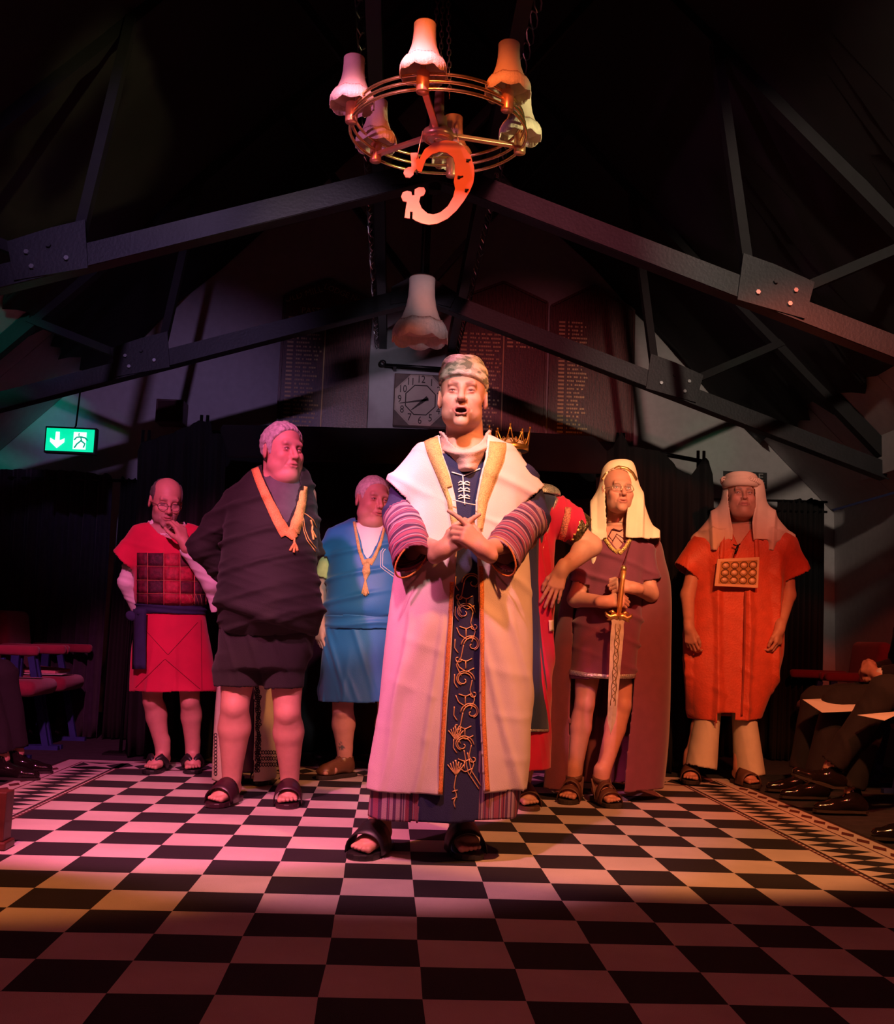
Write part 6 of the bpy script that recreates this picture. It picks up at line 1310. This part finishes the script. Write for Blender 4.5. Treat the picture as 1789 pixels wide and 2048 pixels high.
# ================================================================== 7. man in orange
def orange_man():
    Y = 3.88; t = standing('man in orange robe with beige headcloth and a jewelled breastplate board', Y, 1480); J = lambda x, y, d=0.0: A(x, y, Y+d)
    H = Head(1483, 992, Y-.05, 1.10, 1.10, yaw=-8, pitch=-5, jaw=1.2, chin2=.5, eyes=.7)
    prs = [vl(Y, [(1050, 1435, 1535, .09), (1085, 1410, 1565, .12), (1200, 1405, 1555, .14), (1300, 1405, 1545, .14), (1320, 1410, 1540, .13)]), cap(J(1482, 1062), J(1483, 1010), .070, .068)]
    fl, fr = foot_at(1383, 1570, -14, 1.0), foot_at(1513, 1578, 8, 1.0)
    prs += leg(J(1425, 1310), J(1415, 1430, -.02), (fl[0], fl[1], .11), .085, .065, .04)+leg(J(1500, 1310), J(1500, 1430, -.02), (fr[0], fr[1], .11), .085, .065, .04)
    Fa, Fb = foot(fl, -14), foot(fr, 8); prs += [toes(Fa, 1), toes(Fb, -1)]
    e1, w1, e2, w2 = J(1376, 1190, -.03), J(1379, 1256, -.15), J(1578, 1190, -.03), J(1560, 1258, -.15)
    prs += [cap(J(1402, 1095), e1, .048, .042), cap(e1, w1, .042, .029), cap(J(1572, 1098), e2, .048, .042), cap(e2, w2, .042, .029), hand(w1, (.12, -.05, -1), (-.7, -.75, 0), -1, (34, 38, 42, 44), 22), hand(w2, (-.15, -.1, -1), (.7, -.75, 0), 1, (34, 38, 42, 44), 22), H.prim()]
    body(t, prs, [H], dict(skin=(.62, .36, .28), brow=.6, ruddy=1.3)); H.eyes(t, look=-15)
    for F_ in (Fa, Fb): sandal(F_, 1.0, t, 'slide', M_leather, M_sole)
    c1 = cone(J(1428, 1340, -.01), J(1403, 1536, -.05), .055, .08, .090, .12, (1, 0, 0)); c2 = cone(J(1480, 1340, -.01), J(1500, 1552, -.06), .055, .08, .085, .13, (1, 0, 0))
    garment('trousers', [c1, c2], .009, mat('ecru_cotton', (.66, .60, .46), .85, var=.05, bump=.25), t, ends=[c1.end, c2.end], disp=lambda V, N: drag(V, (1, 0, .1), 50, 81, .008, .8), key='tr7')
    tu = vl(Y, [(1038, 1446, 1516, .078), (1052, 1422, 1546, .105), (1088, 1396, 1588, .135), (1166, 1389, 1568, .148), (1230, 1380, 1567, .156), (1300, 1372, 1567, .162), (1345, 1370, 1555, .166), (1438, 1384, 1520, .172)], n=2.7)
    U = J(1385, 1166)-J(1352, 1122); U2 = J(1619, 1131)-J(1566, 1176); a1 = cone(J(1412, 1090), J(1369, 1144), .10, .085, np.linalg.norm(U)/2, .09, U, k=.05); a2 = cone(J(1560, 1092), J(1592, 1153), .11, .085, np.linalg.norm(U2)/2, .095, U2, k=.05)
    def d(V, N):
        x, y = topx(V); return .024*smooth(1080, 1190, y)*ridge(x*.105+.6*wob(V, (1.5, 1, 1), 90))+.008*ridge(x*.05+y*.02)+drag(V, (.6, 0, .8), 26, 83, .008)
    garment('robe', [tu, a1, a2], .0085, M_orange, t, hem=tu, ends=[a1.end, a2.end], cut=[capcut(tu), opening([(1452, 1020), (1516, 1020), (1504, 1055), (1478, 1092), (1462, 1060)], Y), opening([(1434, 1426), (1473, 1426), (1472, 1445), (1434, 1445)], Y)], disp=d, key='robe7')
    ribbon('front_edge', 'robe7', [(1492, 1180), (1490, 1300), (1484, 1432)], 5, mat('dark_orange_edge', (.30, .035, .02), .7, bump=.3), t, 6, .006)
    for (x0, x1) in ((1447, 1443), (1512, 1515)): ribbon('bib_strap', 'robe7', [(x0, 1062), (x1, 1120)], 9, M_orange, t, 6, .008)
    hc = vl(Y, [(958, 1458, 1518, .09), (966, 1450, 1526, .108), (985, 1446, 1530, .120), (1010, 1437, 1537, .126), (1040, 1413, 1560, .134), (1066, 1392, 1582, .142), (1084, 1385, 1592, .150)])
    t1 = vl(Y-.04, [(1060, 1402, 1462, .10), (1082, 1406, 1456, .10), (1103, 1411, 1432, .09)], k=.02); t2 = vl(Y-.04, [(1062, 1512, 1570, .10), (1085, 1515, 1560, .10), (1105, 1518, 1538, .09)], k=.02)
    face = [(1456, 976), (1470, 972), (1500, 972), (1512, 978), (1513, 1010), (1504, 1045), (1514, 1120), (1462, 1120), (1466, 1060), (1460, 1030), (1455, 1000)]
    garment('headcloth', [hc, t1, t2], .007, M_beige, t, hem=[t1], cut=[opening(face, Y), lambda c: (c[:, 2] < hc.z0+.009+hc.tilt*(c[:, 0]-hc.cx)) & (topx(c)[0] > 1464) & (topx(c)[0] < 1510), lambda c: (c[:, 2] < hc.z0+.009+hc.tilt*(c[:, 0]-hc.cx)) & ((topx(c)[0] < 1404) | (topx(c)[0] > 1566) | (c[:, 1] > Y))], disp=lambda V, N: (lambda x, y: .014*smooth(975, 1030, y)*ridge(x*.15+.008*(y-1000)*np.sign(x-1486)))(*topx(V)), key='hc7')
    def ringp(zc, rx, ry, tube, tx, ty):
        R = rot(0, tx, ty)
        def fn(P): q = (P-np.array([0, .012, zc])) @ R; k0 = np.sqrt((q[..., 0]/rx)**2+(q[..., 1]/ry)**2); return np.sqrt(((k0-1)*(rx+ry)/2)**2+(q[..., 2]*.7)**2)-tube
        return P_(fn, (-rx-.03, -ry-.03, zc-.05), (rx+.03, ry+.03, zc+.05), k=.005)
    tp = [ell((0, .012, .090), (.080, .098, .045), k=.005), ringp(.066, .086, .106, .016, 4, 0), ringp(.092, .080, .098, .016, -4, 3)]
    g = group(tp, xf=(H.R, H.c, H.s)); D, lo = evalgrid([g], g.lo-.01, g.hi+.01, .005); V, Q = surfnet(D, lo, .005); V = relax(V, Q, 2); link('cloth_cap', npmesh('cap', V, Q), M_beige, t, True)
    b = MB(); 
    for s_ in (0, PI):
        P = [H.w(((.100+.006*math.cos(a*22+s_))*math.cos(a), .012+(.122)*math.sin(a), .080+.011*math.sin(a*22+s_)-.012*math.cos(a))) for a in [2*PI*i/150 for i in range(150)] if not (-2.9 < (a-2*PI if a > PI else a) < -1.3)]
        b.tube(P, .006, 6)
    b.build('twisted_band', M_beige, t, True)
    # breastplate
    p0, p1, p2, p3 = [J(x, y, -.195) for x, y in ((1436, 1118), (1520, 1114), (1517, 1176), (1430, 1172))]
    bp = thing('breastplate', 'pale wooden board with twelve oval gems in octagons, hung on the orange robe', 'ornament', (Vector(p2)+Vector(p3))/2)
    MB().prism([p0, p1, p2, p3], (0, .012, 0)).build('board', mat('pale_plywood', (.72, .42, .26), .6, var=.08, bump=.1), bp, bevel=.002)
    bil = lambda u, v, d=0: Vector(p0)*(1-u)*(1-v)+Vector(p1)*u*(1-v)+Vector(p2)*u*v+Vector(p3)*(1-u)*v+Vector((0, -d, 0))
    MB().prism([bil(.08, .10, .001), bil(.95, .10, .001), bil(.95, .90, .001), bil(.08, .90, .001)], (0, .0012, 0)).build('gem_panel', mat('gilt_brown', (.42, .20, .06), .5, metal=.3, bump=.2), bp)
    M_gem = mat('pale_gem', (.80, .50, .34), .2, var=.1, bump=0)
    for i in range(4):
        for j in range(3):
            u, v = .10+.215*(i+.5), .12+.258*(j+.5)
            b = MB(); b.tube([bil(u+.095*math.cos(PI/8+k*PI/4), v+.118*math.sin(PI/8+k*PI/4), .003) for k in range(8)], .0025, 5, closed=True); b.build('octagon_setting', mat('dark_setting', (.10, .04, .015), .5, bump=0), bp)
            c0 = bil(u, v, .002); gx = (bil(u+.06, v)-bil(u, v)).length; gz = (bil(u, v+.075)-bil(u, v)).length; Vg = []; 
            for r_, h_ in ((1, 0), (.8, .004), (.4, .006)): Vg += [c0+Vector((gx*r_*math.cos(k*PI/6), -h_, gz*r_*math.sin(k*PI/6))) for k in range(12)]
            MB().add(Vg, [(q*12+k, q*12+(k+1) % 12, q*12+12+(k+1) % 12, q*12+12+k) for q in range(2) for k in range(12)]+[tuple(range(24, 36))]).build('gem', M_gem, bp, True)
    mc = thing('clip_microphone', 'small black clip microphone on the neckline above the breastplate', 'microphone', J(1475, 1098, -.16))
    MB().tube([J(1467, 1089, -.165), J(1475, 1092, -.172), J(1481, 1088, -.165)], .004, 6).build('clip', M_black, mc, True); MB().tube([J(1477, 1090, -.175), J(1474, 1100, -.18), J(1471, 1108, -.175)], [.006, .008, .006], 8).build('capsule', M_black, mc, True)
orange_man()

# ================================================================== 8. robed person hidden behind the man in black
def hidden_person():
    Y = 3.22; t = standing('person in pale embroidered robe, seen only behind and between the black-shirted man\'s legs', Y, 500); J = lambda x, y, d=0.0: A(x, y, Y+d)
    H = Head(562, 985, Y, .98, .95); prs = [vl(Y, [(1050, 500, 600, .08), (1090, 480, 590, .11), (1250, 460, 580, .12), (1330, 460, 580, .12)]), cap(J(556, 1055), J(560, 1005), .055, .053), H.prim()]
    fl, fr = foot_at(447, 1572, -10, .95), foot_at(520, 1572, 5, .95)
    prs += leg(J(475, 1330), J(465, 1450), (fl[0], fl[1], .11), .07, .055, .038)+leg(J(530, 1330), J(525, 1450), (fr[0], fr[1], .11), .07, .055, .038)+[cap(J(495, 1085), J(465, 1180), .045, .04), cap(J(465, 1180), J(500, 1240, -.15), .04, .03), cap(J(595, 1085), J(590, 1180), .045, .04), cap(J(590, 1180), J(550, 1240, -.15), .04, .03), hand(J(500, 1240, -.15), (1, -.2, 0), (0, -1, .2), -1), hand(J(552, 1240, -.15), (-1, -.2, 0), (0, -1, .2), 1)]
    Fa, Fb = foot(fl, -10, .95), foot(fr, 5, .95); prs += [toes(Fa, 1, .95), toes(Fb, -1, .95)]; body(t, prs, [H], dict(skin=(.62, .40, .32)), h=.012, hf=.005); H.eyes(t)
    hair(H, 'hair', M_haird, t, [(-.12, .085), (-.05, .06), (-.03, .0), (.04, -.04), (.12, -.05)], h=.006)
    for F_ in (Fa, Fb): sandal(F_, .95, t, 'slide', M_rubber, M_rubber)
    iv = vl(Y, [(1030, 520, 590, .08), (1080, 492, 592, .12), (1250, 462, 578, .13), (1400, 448, 545, .14), (1540, 445, 540, .15)]); garment('inner_gown', [iv], .012, mat('purple_gown', (.06, .02, .06), .8, bump=.2), t, hem=iv, key='ig8')
    rb = vl(Y, [(1028, 518, 592, .09), (1080, 486, 598, .13), (1250, 452, 590, .15), (1400, 432, 556, .165), (1558, 424, 552, .175)]); sl = [cap(J(498, 1088), J(465, 1180), .065, .07), cap(J(465, 1180), J(495, 1238, -.13), .07, .065), cap(J(592, 1088), J(590, 1180), .06, .065), cap(J(590, 1180), J(558, 1238, -.13), .065, .06)]
    garment('robe', [rb]+sl, .009, mat('ivory_satin', (.72, .70, .48), .6, var=.05, bump=.2), t, hem=rb, cut=[opening([(500, 1020), (560, 1020), (505, 1300), (510, 1440), (508, 1600), (452, 1600), (448, 1440), (460, 1300)], Y)], disp=lambda V, N: drag(V, (1, 0, 0), 50, 91, .005, .7), key='robe8')
    L = []; r = random.Random(3)
    for k in range(46):
        y = 1375+k*3.7; 
        for xc in (508+r.uniform(3, 12), 508+r.uniform(3, 9)+(y-1375)*.0): L.append([(xc+3*math.cos(a*PI/4), y+3*math.sin(a*PI/4)) for a in range(9)])
    for k in range(8):
        for j in range(3): L.append([(516+k*5.2+2.6*math.cos(a*PI/4), 1505+j*12+4*math.sin(a*PI/4)) for a in range(9)])
    for k in range(12): L.append([(432+3*math.cos(a*PI/4), 1470+k*7+3.5*math.sin(a*PI/4)) for a in range(9)])
    cords('black_embroidery', 'robe8', L, .0022, mat('black_thread', (.02, .015, .02), .8, bump=0), t, 2, .002, n=4)
hidden_person()

# ================================================================== seated audience
def sitter(x, y, f, lab, cross=False, clasp=False, hands_at=None, hairm=None, shoe_dx=0.0):
    """f=-1 faces the carpet from the right, +1 from the left"""
    t = thing('person', lab, 'person', (x, y, 0)); X = lambda a, b, c: np.array([x+f*a, y+b, c])
    H = Head(0, 0, 1.0); H.c = X(.05, 0, 1.22); H.R = rot(90*f if f > 0 else -90); H.s = np.array([1, 1, 1.0])
    kn = [X(.58, -.13, .53), X(.60, .13, .52)]; an = [X(.62+shoe_dx, -.14, .10), X(.60+shoe_dx, .13, .10)]
    if cross: kn[0] = X(.60, -.02, .62); an[0] = X(.72+shoe_dx, .10, .22)
    wr = [X(.34, -.09, .68), X(.34, .07, .68)] if clasp else [X(.42, -.12, .60), X(.42, .12, .60)]
    hip = [X(.05, -.10, .56), X(.05, .10, .56)]; sho = [X(.02, -.19, .98), X(.02, .19, .98)]; el = [X(.06, -.24, .72), X(.06, .24, .72)]
    sk = [cap(X(.0, 0, .5), X(.0, 0, .95), .12, .13), cap(X(0, 0, .95), H.c+np.array([0, 0, -.05]), .055, .055), H.prim()]
    for i in (0, 1): sk += [cap(hip[i], kn[i], .07, .05), cap(kn[i], an[i], .045, .035), cap(sho[i], el[i], .045, .04), cap(el[i], wr[i], .038, .027)]
    if clasp: hs = [hand(wr[0], (f*.35, .75, .45), (f*.9, -.5, .1), f, (62, 60, 56, 52), 55, 1, 3), hand(wr[1], (f*.35, -.75, .45), (f*.9, .5, .1), -f, (62, 60, 56, 52), 55, 1, 3)]
    else: hs = [hand(wr[i], (f, 0, -.15), (0, 0, 1), f*(1 if i == 0 else -1), (25,)*4, 30) for i in (0, 1)]
    body(t, sk+hs, [H], dict(skin=(.64, .40, .33), brow=.5), h=.014, hf=.0048); H.eyes(t)
    hair(H, 'hair', hairm or M_hairg, t, [(-.12, .085), (-.05, .06), (-.03, .0), (.04, -.04), (.12, -.05)], h=.006)
    jk = [cap(X(0, 0, .62), X(.01, 0, .90), .165, .16, k=.05), cap(X(.01, -.12, .95), X(.01, .12, .95), .085, .085, k=.05)]
    ends = []
    for i in (0, 1):
        jk.append(cap(sho[i], el[i], .070, .062)); c = cone(el[i], el[i]+(wr[i]-el[i])*.93, .062, .06, .046, .044, (0, 0, 1)); jk.append(c); ends.append(c.end)
    garment('jacket', jk, .012, M_suit, t, ends=ends, disp=lambda V, N: drag(V, (.4, .3, 1), 30, 95, .005), key='jk')
    for i in (0, 1):
        MB().lathe([(.030, 0), (.034, .02), (.036, .035)], wr[i], 14, R=Vector(el[i]-wr[i]).to_track_quat('Z', 'Y').to_matrix()).build('shirt_cuff', M_whitec, t, True, solid=.003)
    tr = [cap(X(.0, 0, .585), X(.1, 0, .585), .13, .13, k=.05)]; te = []
    for i in (0, 1):
        tr.append(cap(hip[i], kn[i], .105, .078, k=.04)); c = cone(kn[i], an[i]+(kn[i]-an[i])*.04, .080, .080, .060, .066, (1, 0, 0), k=.03); tr.append(c); te.append(c.end)
    garment('trousers', tr, .011, mat('dark_trousers', (.011, .007, .010), .9, bump=.2), t, ends=te, disp=lambda V, N: drag(V, (1, 0, .2), 45, 97, .005), key='tr')
    for i in (0, 1):
        a = an[i]; L = lambda u, v, z: np.array([a[0]+f*u, a[1]+v, a[2]-.10+z]); tip = .05 if (cross and i == 0) else 0
        s_ = [ell(L(-.04, 0, .038), (.048, .040, .036)), cap(L(-.02, 0, .055), L(.10, 0, .034+tip*.4), .042, .030, k=.02), cap(L(.10, -.010, .028+tip*.5), L(.165, .0, .024+tip), .032, .025, k=.02), cap(L(-.01, 0, .06), L(-.01, 0, .10), .042, .040)]
        garment('shoe', s_, .006, M_shoe, t, thick=0, key='s')
        b = MB(); pr = [(-.085, .012), (-.06, .036), (0, .032), (.08, .040), (.14, .040), (.185, .022), (.196, .0), (.185, -.022), (.14, -.040), (.08, -.040), (0, -.032), (-.06, -.036), (-.085, -.012)]
        b.prism([L(u, v, .001+tip*max(u, 0)/.17) for u, v in pr], (0, 0, .012)); b.build('shoe_sole', M_sole, t)
    return t
sitter(2.95, 3.45, -1, 'rearmost suited man seated at right, knees together under papers, hands clasped', clasp=True, shoe_dx=.10)
sitter(2.95, 2.72, -1, 'middle suited man seated at right with one leg crossed', cross=True, shoe_dx=.12, hairm=M_haird)
sitter(2.95, 2.0, -1, 'nearest suited man seated at right, mostly outside the frame', shoe_dx=.16)
sitter(-2.80, 3.30, 1, 'man in dark trousers and black shoes seated at the left edge', shoe_dx=.12)
def paper(pts, lab):
    me = [tuple(p) for p in pts]; o = MB().add(me, [tuple(range(len(me)))]).build('paper_sheet', M_paper, None, False, None, solid=.0015); tag(o, lab, 'paper', 'song sheets on the laps at right'); return o
paper([A(1606, 1399, 3.35), A(1645, 1425, 3.15), A(1764, 1420, 3.12), A(1690, 1396, 3.40)], 'pale sheet of paper lying across the knees of the rearmost seated man')
paper([A(1716, 1430, 2.6), A(1770, 1441, 2.45), A(1789, 1432, 2.5), A(1830, 1420, 2.65)], 'folded paper on the lap of the middle seated man')
